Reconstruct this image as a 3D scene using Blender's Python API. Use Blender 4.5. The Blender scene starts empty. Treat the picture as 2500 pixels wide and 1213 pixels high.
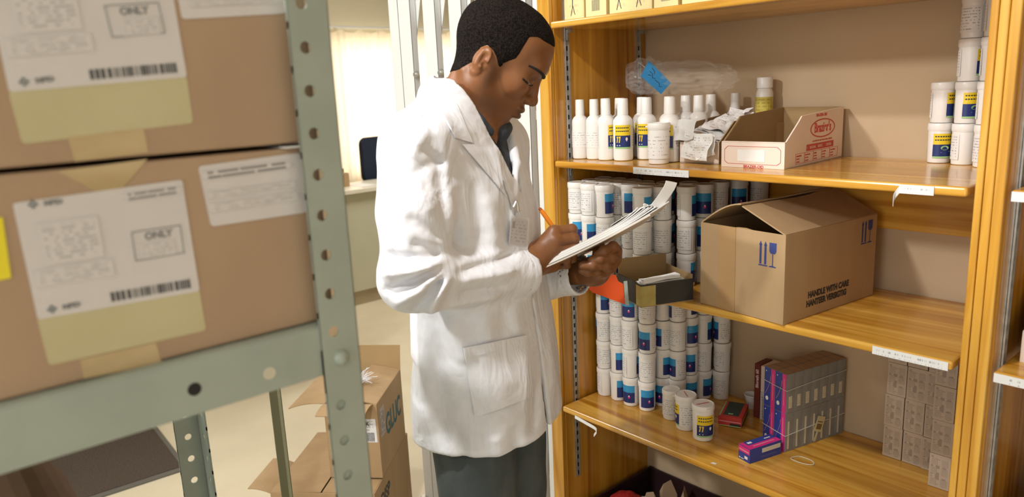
import bpy, bmesh, math, random
import numpy as np
from mathutils import Vector, Matrix
from mathutils.bvhtree import BVHTree
random.seed(7); np.random.seed(7)
S = bpy.context.scene
COL = S.collection
V = Vector
# ---------------------------------------------------------------- camera
CAM = np.array([1.4297, -1.3871, 1.5492])
FD = np.array([-0.7413, 0.6368, -0.2122]); RT = np.array([0.6582, 0.7515, -0.0442]); UP = np.array([-0.1313, 0.1724, 0.9762])
FD /= np.linalg.norm(FD); RT -= FD*(RT@FD); RT /= np.linalg.norm(RT); UP = np.cross(RT, FD)
FPX = 1823.96
cd = bpy.data.cameras.new('camera'); cam = bpy.data.objects.new('camera', cd); COL.objects.link(cam)
cam.matrix_world = Matrix(((RT[0], UP[0], -FD[0], CAM[0]), (RT[1], UP[1], -FD[1], CAM[1]), (RT[2], UP[2], -FD[2], CAM[2]), (0, 0, 0, 1)))
cd.sensor_fit = 'HORIZONTAL'; cd.sensor_width = 36; cd.lens = FPX/2500*36; cd.clip_start = .05; cd.clip_end = 60
cd.dof.use_dof = True; cd.dof.focus_distance = 1.75; cd.dof.aperture_fstop = 4.0
S.camera = cam
S.view_settings.view_transform = 'Standard'; S.view_settings.look = 'None'; S.view_settings.gamma = 1
S.view_settings.use_curve_mapping = False
S.view_settings.exposure = -0.45
# ---------------------------------------------------------------- daylight and lamps
W = bpy.data.worlds.new('world'); S.world = W; W.use_nodes = True
wn = W.node_tree.nodes['Background']; wn.inputs[0].default_value = (1, .99, .97, 1); wn.inputs[1].default_value = 13.0
def area(name, loc, size, power, color, aim=None, shape='DISK'):
    l = bpy.data.lights.new(name, 'AREA'); l.shape = shape; l.size = size; l.energy = power; l.color = color
    o = bpy.data.objects.new(name, l); COL.objects.link(o); o.location = loc
    if aim is not None: o.rotation_euler = (V(aim)-V(loc)).to_track_quat('-Z', 'Y').to_euler()
    return o
area('ceiling_light_over_aisle', (.50, -1.28, 2.50), .10, 33, (1, .985, .97))
area('ceiling_light_behind', (-.25, -2.75, 2.60), .22, 60, (1, .985, .97), aim=(.2, 0, 1.2))
area('ceiling_light_front', (1.9, -2.2, 2.60), .8, 8, (1, .98, .95))
area('front_fill_light', (.9, -3.9, 1.45), 1.7, 46, (.92, .96, 1), aim=(.6, 0, 1.0), shape='SQUARE')  # added soft fill behind the camera; the front wall has no window
area('ceiling_light_far_room', (-2.6, 1.6, 2.62), .9, 55, (1, .97, .90))
area('ceiling_light_left_aisle', (-1.6, -1.2, 2.62), .7, 26, (1, .97, .92))

def ray(x, y): return FD + RT*((x-1250)/FPX) - UP*((y-606.5)/FPX)
def pl(x, y, ax, val):                      # where the sight line through a photo point meets a plane
    v = ray(x, y); return CAM + v*(val-CAM[ax])/v[ax]
# ---------------------------------------------------------------- materials
MT = {}
def newmat(name):
    m = bpy.data.materials.new(name); m.use_nodes = True; MT[name] = m
    return m, m.node_tree, m.node_tree.nodes['Principled BSDF']
def pset(b, base=None, rough=.5, metal=0, spec=.5, trans=0, coat=0, coat_r=.1, sss=0, alpha=1, sheen=0):
    if base is not None: b.inputs['Base Color'].default_value = (*base, 1)
    b.inputs['Roughness'].default_value = rough; b.inputs['Metallic'].default_value = metal
    b.inputs['Specular IOR Level'].default_value = spec; b.inputs['Transmission Weight'].default_value = trans
    b.inputs['Coat Weight'].default_value = coat; b.inputs['Coat Roughness'].default_value = coat_r
    b.inputs['Subsurface Weight'].default_value = sss; b.inputs['Alpha'].default_value = alpha
    b.inputs['Sheen Weight'].default_value = sheen
def noise_mix(nt, b, c1, c2, scale=(5, 5, 5), detail=4, lo=.35, hi=.65, bump=0, bscale=None, coord='Object', dist=0, bdist=.002):
    N, L = nt.nodes, nt.links
    tc = N.new('ShaderNodeTexCoord'); mp = N.new('ShaderNodeMapping'); mp.inputs['Scale'].default_value = scale
    n = N.new('ShaderNodeTexNoise'); n.inputs['Scale'].default_value = 1; n.inputs['Detail'].default_value = detail
    n.inputs['Distortion'].default_value = dist
    r = N.new('ShaderNodeValToRGB'); r.color_ramp.elements[0].position = lo; r.color_ramp.elements[1].position = hi
    r.color_ramp.elements[0].color = (*c1, 1); r.color_ramp.elements[1].color = (*c2, 1)
    L.new(tc.outputs[coord], mp.inputs[0]); L.new(mp.outputs[0], n.inputs[0]); L.new(n.outputs[0], r.inputs[0])
    L.new(r.outputs[0], b.inputs['Base Color'])
    if bump:
        n2 = N.new('ShaderNodeTexNoise'); n2.inputs['Detail'].default_value = 6
        mp2 = N.new('ShaderNodeMapping'); mp2.inputs['Scale'].default_value = bscale or scale; n2.inputs['Scale'].default_value = 1
        L.new(tc.outputs[coord], mp2.inputs[0]); L.new(mp2.outputs[0], n2.inputs[0])
        bp = N.new('ShaderNodeBump'); bp.inputs['Strength'].default_value = bump; bp.inputs['Distance'].default_value = bdist
        L.new(n2.outputs[0], bp.inputs['Height']); L.new(bp.outputs[0], b.inputs['Normal'])
    return r
def plain(name, base, rough=.5, **k):
    m, nt, b = newmat(name); pset(b, base, rough, **k); return m
def noisy(name, c1, c2, scale, rough=.6, bump=0, bscale=None, detail=4, coord='Object', bdist=.002, **k):
    m, nt, b = newmat(name); pset(b, None, rough, **k); noise_mix(nt, b, c1, c2, scale, bump=bump, bscale=bscale, detail=detail, coord=coord, bdist=bdist); return m
def wood(name, axis, c1, c2, c3, rough=.22):
    m, nt, b = newmat(name); pset(b, None, rough, coat=.35, coat_r=.12)
    N, L = nt.nodes, nt.links
    tc = N.new('ShaderNodeTexCoord'); mp = N.new('ShaderNodeMapping')
    sc = [26, 26, 26]; sc[axis] = 1.3; mp.inputs['Scale'].default_value = sc
    n = N.new('ShaderNodeTexNoise'); n.inputs['Scale'].default_value = 1; n.inputs['Detail'].default_value = 5; n.inputs['Distortion'].default_value = 1.1
    L.new(tc.outputs['Object'], mp.inputs[0]); L.new(mp.outputs[0], n.inputs[0])
    r = N.new('ShaderNodeValToRGB'); e = r.color_ramp.elements
    e[0].position = .3; e[0].color = (*c1, 1); e[1].position = .72; e[1].color = (*c3, 1); k = e.new(.5); k.color = (*c2, 1)
    L.new(n.outputs[0], r.inputs[0])
    # boards: slow change of tone across the grain
    mp2 = N.new('ShaderNodeMapping'); s2 = [9, 9, 9]; s2[axis] = .3; mp2.inputs['Scale'].default_value = s2
    n2 = N.new('ShaderNodeTexNoise'); n2.inputs['Scale'].default_value = 1; n2.inputs['Detail'].default_value = 1
    L.new(tc.outputs['Object'], mp2.inputs[0]); L.new(mp2.outputs[0], n2.inputs[0])
    hs = N.new('ShaderNodeHueSaturation'); mr = N.new('ShaderNodeMapRange')
    mr.inputs[1].default_value = .3; mr.inputs[2].default_value = .7; mr.inputs[3].default_value = .82; mr.inputs[4].default_value = 1.16
    L.new(n2.outputs[0], mr.inputs[0]); L.new(mr.outputs[0], hs.inputs['Value']); L.new(r.outputs[0], hs.inputs['Color'])
    L.new(hs.outputs[0], b.inputs['Base Color'])
    bp = N.new('ShaderNodeBump'); bp.inputs['Strength'].default_value = .12; bp.inputs['Distance'].default_value = .001
    L.new(n.outputs[0], bp.inputs['Height']); L.new(bp.outputs[0], b.inputs['Normal'])
    return m
WC = ((.42, .165, .010), (.64, .325, .042), (.78, .465, .095))
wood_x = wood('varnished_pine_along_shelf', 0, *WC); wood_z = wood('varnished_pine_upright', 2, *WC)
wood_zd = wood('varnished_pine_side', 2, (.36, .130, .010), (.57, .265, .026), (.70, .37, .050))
wall_m = noisy('beige_wall_paint', (.54, .40, .25), (.58, .435, .275), (2, 2, 2), .8, bump=.05, bscale=(60, 60, 60))
wall_far = noisy('cream_wall_paint', (.74, .69, .52), (.78, .73, .56), (2, 2, 2), .8)
floor_m = noisy('pale_vinyl_floor', (.66, .58, .42), (.72, .64, .47), (3, 3, 3), .45)
ceil_m = plain('white_ceiling_paint', (.8, .78, .72), .9)
card = noisy('brown_cardboard', (.38, .25, .125), (.43, .285, .15), (14, 14, 3), .85, bump=.08, bscale=(20, 20, 300), bdist=.001)
card_l = noisy('tan_cardboard', (.41, .28, .175), (.45, .31, .195), (6, 6, 3), .8)
card_in = noisy('cardboard_inside', (.33, .215, .095), (.38, .25, .115), (8, 8, 8), .9)
card_edge = plain('cardboard_cut_edge', (.5, .36, .2), .9)
tape_m = noisy('packing_tape', (.46, .33, .15), (.56, .42, .22), (30, 8, 30), .25, coat=.4)
green_metal = noisy('grey_green_enamel', (.33, .375, .315), (.37, .415, .35), (12, 12, 12), .32, bump=.04, bscale=(60, 60, 60), coat=.2)
dark_green = plain('shaded_green_enamel', (.12, .15, .10), .4)
olive = plain('olive_enamel', (.20, .19, .11), .5)
steel = noisy('bright_steel', (.55, .54, .50), (.68, .67, .63), (40, 40, 40), .3, metal=.9)
gal = noisy('galvanised_strip', (.42, .41, .38), (.55, .54, .51), (30, 30, 60), .38, metal=.75)
dark = plain('black_slot', (.012, .011, .010), .7)
gate_m = plain('white_gate_enamel', (.76, .77, .75), .35)
white_pl = plain('white_plastic', (.86, .83, .79), .38, sss=0, coat=.1)
ivory_pl = plain('ivory_plastic', (.80, .76, .68), .4)
blue_l = plain('cyan_blue_print', (.03, .30, .60), .4); navy = plain('navy_print', (.012, .028, .15), .4)
yel_l = plain('yellow_print', (.84, .60, .02), .4); pink = plain('magenta_print', (.72, .03, .22), .35)
green_p = plain('green_print', (.35, .6, .25), .4); red_p = plain('red_print', (.55, .045, .035), .5)
mid_blue = plain('royal_blue_print', (.03, .055, .30), .35); rose = plain('pale_pink_print', (.75, .30, .36), .4)
ink = plain('dark_ink', (.03, .03, .035), .6); blue_ink = plain('blue_ink', (.035, .05, .20), .7)
teal_ink = plain('teal_ink', (.03, .11, .12), .7)
paper = noisy('white_paper', (.80, .79, .77), (.86, .85, .83), (20, 20, 20), .8)
paper_g = plain('grey_paper', (.62, .60, .57), .8)
lab_paper = noisy('label_paper', (.66, .62, .60), (.70, .66, .64), (10, 10, 10), .6)
tan_lab = noisy('yellowed_label', (.53, .47, .26), (.58, .52, .30), (8, 8, 8), .5)
yellow_st = plain('yellow_sticker', (.85, .72, .02), .5); orange_card = plain('orange_card', (.85, .10, .015), .55)
blue_card = noisy('blue_card', (.012, .16, .36), (.02, .20, .42), (30, 30, 30), .5)
black_card = noisy('black_card', (.018, .018, .016), (.03, .028, .025), (10, 10, 10), .45)
buff = plain('buff_box', (.84, .70, .36), .6); grey_box = noisy('grey_print_box', (.21, .21, .20), (.27, .27, .25), (50, 50, 12), .5)
pinkwhite = noisy('pinkish_white_board', (.80, .66, .56), (.84, .71, .61), (10, 10, 10), .6)
bluetag = blue_card
def textmat(name, base, inkc, rows, cols=22, cover=.5, amount=1.0, fill=.45, rough=.55, vertical=False):
    """fine print: rows of broken ink dashes laid out over the label's own UVs"""
    m, nt, b = newmat(name); pset(b, base, rough); N, L = nt.nodes, nt.links
    tc = N.new('ShaderNodeTexCoord'); sp = N.new('ShaderNodeSeparateXYZ'); L.new(tc.outputs['UV'], sp.inputs[0])
    def mth(op, a, bb=None):
        n = N.new('ShaderNodeMath'); n.operation = op
        for i, q in enumerate((a, bb)):
            if q is None: continue
            if isinstance(q, (int, float)): n.inputs[i].default_value = q
            else: L.new(q, n.inputs[i])
        return n.outputs[0]
    u, v = (sp.outputs[1], sp.outputs[0]) if vertical else (sp.outputs[0], sp.outputs[1])
    vr = mth('MULTIPLY', v, rows); band = mth('LESS_THAN', mth('FRACT', vr), fill)
    cx = N.new('ShaderNodeCombineXYZ'); L.new(mth('MULTIPLY', u, cols), cx.inputs[0]); L.new(mth('MULTIPLY', mth('FLOOR', vr), 7.3), cx.inputs[1])
    n = N.new('ShaderNodeTexNoise'); n.inputs['Scale'].default_value = 1; n.inputs['Detail'].default_value = 2; L.new(cx.outputs[0], n.inputs[0])
    on = mth('GREATER_THAN', n.outputs[0], 1-cover)
    inx = mth('MULTIPLY', mth('GREATER_THAN', u, .06), mth('LESS_THAN', u, .94))
    iny = mth('MULTIPLY', mth('GREATER_THAN', v, .08), mth('LESS_THAN', v, .92))
    fac = mth('MULTIPLY', mth('MULTIPLY', mth('MULTIPLY', band, on), mth('MULTIPLY', inx, iny)), amount)
    mx = N.new('ShaderNodeMix'); mx.data_type = 'RGBA'; mx.inputs[6].default_value = (*base, 1); mx.inputs[7].default_value = (*inkc, 1)
    L.new(fac, mx.inputs[0]); L.new(mx.outputs[2], b.inputs['Base Color'])
    return m
WHT = (.80, .78, .76)
fine = textmat('fine_print_white', WHT, (.14, .14, .18), 9, 20, .50, .6, .36)
fine2 = textmat('coarse_print_white', (.84, .81, .78), (.16, .16, .18), 7, 22, .46, .6, .22)
print_buff = textmat('fine_print_buff', (.52, .41, .31), (.30, .23, .18), 3.2, 9, .50, .8, .62, vertical=True)
print_grey = textmat('fine_print_grey', (.66, .60, .55), (.2, .18, .17), 10, 16, .5, .7)
# ---------------------------------------------------------------- mesh helpers
class MB:
    def __init__(s): s.v = []; s.f = []; s.m = []; s.uv = {}
    def add(s, vs, fs, mi=0, M=None, uvs=None):
        o = len(s.v)
        s.v += [tuple((M @ V(p)) if M is not None else p) for p in vs]
        for k, f in enumerate(fs):
            if uvs is not None: s.uv[len(s.f)] = uvs[k]
            s.f.append(tuple(o+i for i in f)); s.m.append(mi)
        return s
    def box(s, c, d, mi=0, M=None):
        x, y, z = c; a, b, h = d[0]/2, d[1]/2, d[2]/2
        vs = [(x+i*a, y+j*b, z+k*h) for k in (-1, 1) for j in (-1, 1) for i in (-1, 1)]
        fs = [(0, 2, 3, 1), (4, 5, 7, 6), (0, 1, 5, 4), (1, 3, 7, 5), (3, 2, 6, 7), (2, 0, 4, 6)]
        sq = [(0, 0), (1, 0), (1, 1), (0, 1)]
        uvs = [sq, sq, sq, sq, sq, sq]
        return s.add(vs, fs, mi, M, uvs)
    def lathe(s, prof, n=28, mi=0, M=None, a0=0, a1=2*math.pi, cap=False, r_uv=False):
        full = abs(a1-a0-2*math.pi) < 1e-6; k = n if full else n+1
        vs = []
        for j in range(k):
            a = a0+(a1-a0)*j/n; vs += [(r*math.cos(a), r*math.sin(a), z) for r, z in prof]
        P = len(prof); fs = []; uv = []
        for j in range(n):
            j2 = (j+1) % k
            for i in range(P-1):
                fs.append((j*P+i, j2*P+i, j2*P+i+1, j*P+i+1))
                uv.append([(j/n, i/(P-1)), ((j+1)/n, i/(P-1)), ((j+1)/n, (i+1)/(P-1)), (j/n, (i+1)/(P-1))])
        return s.add(vs, fs, mi, M, uv)
    def prism(s, poly, h, mi=0, M=None, mside=None):
        """polygon in xy, from z=0 to z=h"""
        n = len(poly); xs = [p[0] for p in poly]; ys = [p[1] for p in poly]
        x0, x1, y0, y1 = min(xs), max(xs), min(ys), max(ys)
        u = [((p[0]-x0)/(x1-x0+1e-9), (p[1]-y0)/(y1-y0+1e-9)) for p in poly]
        vs = [(p[0], p[1], 0) for p in poly]+[(p[0], p[1], h) for p in poly]
        s.add(vs, [tuple(range(n, 2*n)), tuple(reversed(range(n)))], mi, M, [u, list(reversed(u))])
        s.add(vs, [(i, (i+1) % n, n+(i+1) % n, n+i) for i in range(n)], mi if mside is None else mside, M)
        return s
    def tube(s, pts, r, n=8, mi=0, closed=False):
        pts = [V(p) for p in pts]; k = len(pts); rs = r if isinstance(r, (list, tuple)) else [r]*k
        vs = []
        ref = V((.13, .37, .92))
        for i, p in enumerate(pts):
            t = (pts[(i+1) % k]-pts[i-1]) if closed else (pts[min(i+1, k-1)]-pts[max(i-1, 0)])
            t.normalize(); a = t.cross(ref).normalized(); b = t.cross(a)
            vs += [tuple(p+(a*math.cos(2*math.pi*j/n)+b*math.sin(2*math.pi*j/n))*rs[i]) for j in range(n)]
        fs = []
        for i in range(k if closed else k-1):
            i2 = (i+1) % k
            fs += [(i*n+j, i*n+(j+1) % n, i2*n+(j+1) % n, i2*n+j) for j in range(n)]
        if not closed: fs += [tuple(reversed(range(n))), tuple((k-1)*n+j for j in range(n))]
        return s.add(vs, fs, mi)
    def sheet(s, rows, th=.0006, mi=0):
        """grid of points given a thickness"""
        R, Cn = len(rows), len(rows[0]); g = [[V(p) for p in r] for r in rows]; top = []; bot = []
        for i in range(R):
            for j in range(Cn):
                du = g[i][min(j+1, Cn-1)]-g[i][max(j-1, 0)]; dv = g[min(i+1, R-1)][j]-g[max(i-1, 0)][j]
                n = du.cross(dv).normalized(); top.append(tuple(g[i][j]+n*th/2)); bot.append(tuple(g[i][j]-n*th/2))
        o = R*Cn; fs = []; uv = []
        for i in range(R-1):
            for j in range(Cn-1):
                a, b, c, d = i*Cn+j, i*Cn+j+1, (i+1)*Cn+j+1, (i+1)*Cn+j
                u = [(j/(Cn-1), i/(R-1)), ((j+1)/(Cn-1), i/(R-1)), ((j+1)/(Cn-1), (i+1)/(R-1)), (j/(Cn-1), (i+1)/(R-1))]
                fs.append((a, b, c, d)); uv.append(u); fs.append((o+d, o+c, o+b, o+a)); uv.append(u[::-1])
        edge = [(0, j) for j in range(Cn)]+[(i, Cn-1) for i in range(1, R)]+[(R-1, j) for j in range(Cn-2, -1, -1)]+[(i, 0) for i in range(R-2, 0, -1)]
        for k in range(len(edge)):
            a = edge[k][0]*Cn+edge[k][1]; b = edge[(k+1) % len(edge)]; b = b[0]*Cn+b[1]
            fs.append((b, a, o+a, o+b)); uv.append([(0, 0)]*4)
        return s.add(top+bot, fs, mi, None, uv)
    def build(s, name, mats, parent=None, smooth=False, bevel=0, seg=2, loc=None):
        me = bpy.data.meshes.new(name); me.from_pydata(s.v, [], s.f)
        for m in (mats if isinstance(mats, (list, tuple)) else [mats]): me.materials.append(m)
        me.polygons.foreach_set('material_index', s.m)
        uvl = me.uv_layers.new(name='UVMap')
        for fi, p in enumerate(me.polygons):
            u = s.uv.get(fi)
            if u:
                for li, q in zip(p.loop_indices, u): uvl.data[li].uv = q
        me.update()
        o = bpy.data.objects.new(name, me); COL.objects.link(o)
        if smooth:
            me.polygons.foreach_set('use_smooth', [True]*len(me.polygons))
            try: me.set_sharp_from_angle(angle=math.radians(38))
            except Exception: pass
        if bevel:
            b = o.modifiers.new('bevel', 'BEVEL'); b.width = bevel; b.segments = seg; b.limit_method = 'ANGLE'; b.harden_normals = False
        if parent: o.parent = parent
        if loc is not None: o.location = loc
        return o
def tag(o, label, cat, group=None, kind=None):
    if label: o['label'] = label
    if cat: o['category'] = cat
    if group: o['group'] = group
    if kind: o['kind'] = kind
    return o
def thing(name, label, cat, loc=(0, 0, 0), rz=0, group=None, M=None):
    o = bpy.data.objects.new(name, None); COL.objects.link(o); o.empty_display_size = .05
    if M is not None: o.matrix_world = M
    else: o.location = loc; o.rotation_euler = (0, 0, rz)
    return tag(o, label, cat, group)
def struct(o): o['kind'] = 'structure'; return o
def copy_thing(src, loc, rz=0, label=None, group=None, rot=None):
    r = src.copy(); COL.objects.link(r); r.location = loc; r.rotation_euler = rot if rot else (0, 0, rz)
    if label: r['label'] = label
    if group: r['group'] = group
    for ch in list(src.children):
        c = ch.copy(); COL.objects.link(c); c.parent = r; c.matrix_parent_inverse = Matrix()
        for g in list(ch.children):
            e = g.copy(); COL.objects.link(e); e.parent = c
    return r
def frame(o, x, y):                           # matrix with local x along x, local y along y (made square), z out
    x = V(x).normalized(); z = x.cross(V(y)).normalized(); y = z.cross(x)
    return Matrix(((x.x, y.x, z.x, o[0]), (x.y, y.y, z.y, o[1]), (x.z, y.z, z.z, o[2]), (0, 0, 0, 1)))
def text(s, size, mat, M, parent, name='lettering', ext=.0002, bold=0, sx=1, align='LEFT', shear=0):
    c = bpy.data.curves.new(name, 'FONT'); c.body = s; c.size = size; c.extrude = ext; c.offset = bold; c.align_x = align; c.shear = shear
    t = bpy.data.objects.new('t', c); COL.objects.link(t)
    dg = bpy.context.evaluated_depsgraph_get(); me = bpy.data.meshes.new_from_object(t.evaluated_get(dg)); bpy.data.objects.remove(t)
    me.transform(M @ Matrix.Diagonal((sx, 1, 1, 1))); me.materials.clear(); me.materials.append(mat)
    o = bpy.data.objects.new(name, me); COL.objects.link(o)
    if parent: o.parent = parent
    return o
def quad_label(mb, p, n, th, mi=0):
    """p: four corners in order, n: outward normal; a slip of paper lying on that face"""
    n = V(n).normalized(); a = [V(q)+n*.0002 for q in p]; b = [q+n*th for q in a]
    vs = [tuple(q) for q in a+b]; sq = [(0, 0), (1, 0), (1, 1), (0, 1)]
    mb.add(vs, [(4, 5, 6, 7), (0, 1, 5, 4), (1, 2, 6, 5), (2, 3, 7, 6), (3, 0, 4, 7)], mi, None, [sq]*5)
def rounded(w, h, r, n=5, x=0, y=0):
    pts = []
    for cx, cy, a in ((x+w-r, y+h-r, 0), (x+r, y+h-r, 90), (x+r, y+r, 180), (x+w-r, y+r, 270)):
        for k in range(n+1):
            t = math.radians(a+90*k/n); pts.append((cx+r*math.cos(t), cy+r*math.sin(t)))
    return pts
# ---------------------------------------------------------------- the rooms
def boxes(name, mats, lst, parent=None, bevel=0):
    mb = MB()
    for (x0, y0, z0, x1, y1, z1) in lst: mb.box(((x0+x1)/2, (y0+y1)/2, (z0+z1)/2), (x1-x0, y1-y0, z1-z0))
    return mb.build(name, mats, parent, bevel=bevel)
YW = .389; HC = 2.68
struct(boxes('floor', floor_m, [(-4.5, -4.1, -.1, 2.7, 5.1, 0)]))
struct(boxes('ceiling', ceil_m, [(-4.5, -4.1, HC, 2.7, 5.1, HC+.1)]))
struct(boxes('wall_back', wall_m, [(-.05, YW, 0, 2.6, YW+.12, HC), (-4.4, YW, 0, -2.3, YW+.12, HC), (-2.3, YW, 2.2, -.05, YW+.12, HC)]))
struct(boxes('wall_right', ceil_m, [(2.6, -4, 0, 2.7, 5, HC)]))
struct(boxes('wall_front', ceil_m, [(-4.4, -4.1, 0, 2.6, -4, HC)]))
struct(boxes('wall_far', wall_far, [(-4.4, 5, 0, 2.6, 5.1, HC)]))
WY0, WY1, WZ0, WZ1 = 1.66, 3.2, .82, 2.02
struct(boxes('wall_left', wall_far, [(-4.5, -4, 0, -4.4, WY0, HC), (-4.5, WY1, 0, -4.4, 5, HC), (-4.5, WY0, 0, -4.4, WY1, WZ0), (-4.5, WY0, WZ1, -4.4, WY1, HC)]))
w = struct(boxes('window_1', gate_m, [(-4.49, WY0, WZ0, -4.43, WY0+.05, WZ1), (-4.49, WY1-.05, WZ0, -4.43, WY1, WZ1), (-4.49, WY0+.05, WZ0, -4.43, WY1-.05, WZ0+.05),
           (-4.49, WY0+.05, WZ1-.05, -4.43, WY1-.05, WZ1), (-4.49, 2.41, WZ0+.05, -4.43, 2.45, WZ1-.05)]))
glass, nt_, b_ = newmat('window_glass'); pset(b_, (1, 1, 1), .0, trans=1)
boxes('pane', glass, [(-4.463, WY0+.05, WZ0+.05, -4.459, WY1-.05, WZ1-.05)], w)
# ---- curtain with its track
cur, nt_, b_ = newmat('cream_curtain'); N = nt_.nodes; L = nt_.links
tr = N.new('ShaderNodeBsdfTranslucent'); tr.inputs[0].default_value = (1.0, .92, .78, 1); mx = N.new('ShaderNodeMixShader'); mx.inputs[0].default_value = .62
pset(b_, (.93, .86, .72), .9); L.new(b_.outputs[0], mx.inputs[1]); L.new(tr.outputs[0], mx.inputs[2]); L.new(mx.outputs[0], N['Material Output'].inputs[0])
ct = thing('window_curtain', 'gathered cream curtain glowing with daylight behind the office counter', 'curtain', (-4.32, 2.4, 0))
rows = []
for i in range(26):
    z = .72+(2.055-.72)*i/25; row = []
    for j in range(190):
        t = j/189; y = -.82+1.66*t
        g = .022*math.sin(t*64+1.3*math.sin(t*9))+.012*math.sin(t*131+2)
        top = .014*math.sin(t*55+.8)*max(0, (i-22)/3)
        row.append((g*(.6+.4*(1-i/25)), y, z+top))
    rows.append(row)
MB().sheet(rows, .0012).build('curtain_panel', cur, ct, smooth=True)
mb = MB(); mb.tube([(0, -.9, 2.09), (0, .92, 2.09)], .008)
for y in (-.62, .0, .62): mb.box((-.035, y, 2.09), (.08, .012, .02))
mb.build('curtain_rail', gate_m, ct)
t = thing('wall_notice', 'small white notice with red print high on the office wall', 'notice', (-4.398, 2.115, 2.33))
mb = MB(); mb.box((.001, 0, 0.02), (.002, .16, .05)); mb.build('sheet', paper, t)
mb = MB(); mb.box((.0025, 0, 0.004), (.001, .13, .006)); mb.build('print', red_p, t)
# ---- office counter
co = thing('office_counter', 'cream office counter with a pale worktop behind the folding gate', 'counter', (-3.4, 1.0, 0))
cab = noisy('cream_cabinet_board', (.56, .56, .42), (.59, .59, .45), (3, 3, 3), .5)
boxes('cabinet', cab, [(-.36, -.3, .11, 0, 2.6, .84)], co)
mb = MB()
for y in (.18, .52, .98, 1.44, 1.9): mb.box((.0, y, .47), (.004, .006, .7))
mb.build('door_gap', plain('cabinet_joint', (.34, .34, .26), .6), co)
boxes('plinth', noisy('tan_plinth', (.42, .34, .22), (.46, .38, .25), (6, 6, 6), .6), [(-.34, -.28, 0, -.02, 2.58, .11)], co)
boxes('worktop', plain('pale_worktop', (.80, .76, .64), .3), [(-.39, -.33, .84, .04, 2.63, .872)], co, bevel=.004)
t = thing('small_box', 'small brown cardboard box standing on the office counter', 'box', (-3.6, 1.3, .872))
boxes('body', card, [(-.04, -.05, 0, .04, .035, .10)], t, bevel=.002)
boxes('flap', card_in, [(-.042, -.052, .10, -.036, .035, .13)], t)
t = thing('paper_sheet', 'sheet of white paper lying on the office counter', 'paper', (-3.55, 1.42, .8725)); boxes('page', paper, [(-.1, -.07, 0, .1, .07, .001)], t)
# ---- office chair, dark blue
p = pl(919, 378, 0, -3.86)
ch = thing('office_chair', 'dark navy upholstered office chair behind the counter', 'chair', (-3.86, p[1], 0), rz=math.pi+.1)
fab = noisy('navy_upholstery', (.006, .012, .03), (.012, .02, .045), (90, 90, 90), .9)
mb = MB(); mb.prism(rounded(.26, .36, .06, x=-.13, y=.84), .05, M=Matrix(((0, 0, 1, 0), (1, 0, 0, 0), (0, 1, 0, 0), (0, 0, 0, 1)))); mb.build('backrest', fab, ch, bevel=.012)
boxes('seat', fab, [(.04, -.20, .46, .40, .20, .53)], ch, bevel=.02)
mb = MB(); mb.tube([(-.01, 0, .86), (-.03, 0, .6), (.05, 0, .46), (.2, 0, .45)], .016); mb.build('back_bar', dark, ch)
mb = MB(); mb.tube([(.22, 0, .46), (.22, 0, .08)], .025)
for k in range(5):
    a = k*2*math.pi/5; mb.tube([(.22, 0, .1), (.22+.24*math.cos(a), .24*math.sin(a), .06)], .016); mb.lathe([(0, 0), (.02, 0), (.025, .02), (.02, .045), (0, .05)], 10, M=Matrix.Translation((.22+.25*math.cos(a), .25*math.sin(a), 0)))
mb.build('base', dark, ch)
# ---- cupboard seen through the gate, right of the man's chin
cu = thing('office_cupboard', 'tall tan cupboard with a white top seen between the gate bars', 'cupboard', (-1.0, 1.2, 0))
boxes('carcass', noisy('tan_laminate', (.30, .19, .09), (.34, .22, .11), (3, 3, 12), .5), [(-.45, -.3, 0, .75, .2, 1.40)], cu)
boxes('top', gate_m, [(-.47, -.32, 1.40, .77, .22, 1.418)], cu)
mb = MB()
for x in (-.05, .35): mb.box((x, -.302, .7), (.005, .004, 1.36))
mb.build('door_gap', dark, cu)
# ---- dark door mat
t = noisy('dark_mat_pile', (.05, .035, .024), (.085, .062, .045), (160, 160, 160), .95, bump=.5, bscale=(300, 300, 300))
mt = thing('floor_mat', 'dark brown ribbed mat on the pale floor behind the metal rack', 'mat', (-2.3, -1.0, 0), rz=math.radians(-3))
p = [pl(265, 1180, 2, 0), pl(455, 1135, 2, 0)]
boxes('pile', t, [(-.75, -.9, 0, .50, .46, .012)], mt, bevel=.003)
boxes('rubber_edge', plain('rubber_edge', (.13, .12, .10), .6), [(.50, -.92, 0, .53, .48, .008), (-.77, .46, 0, .50, .48, .008)], mt)
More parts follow.
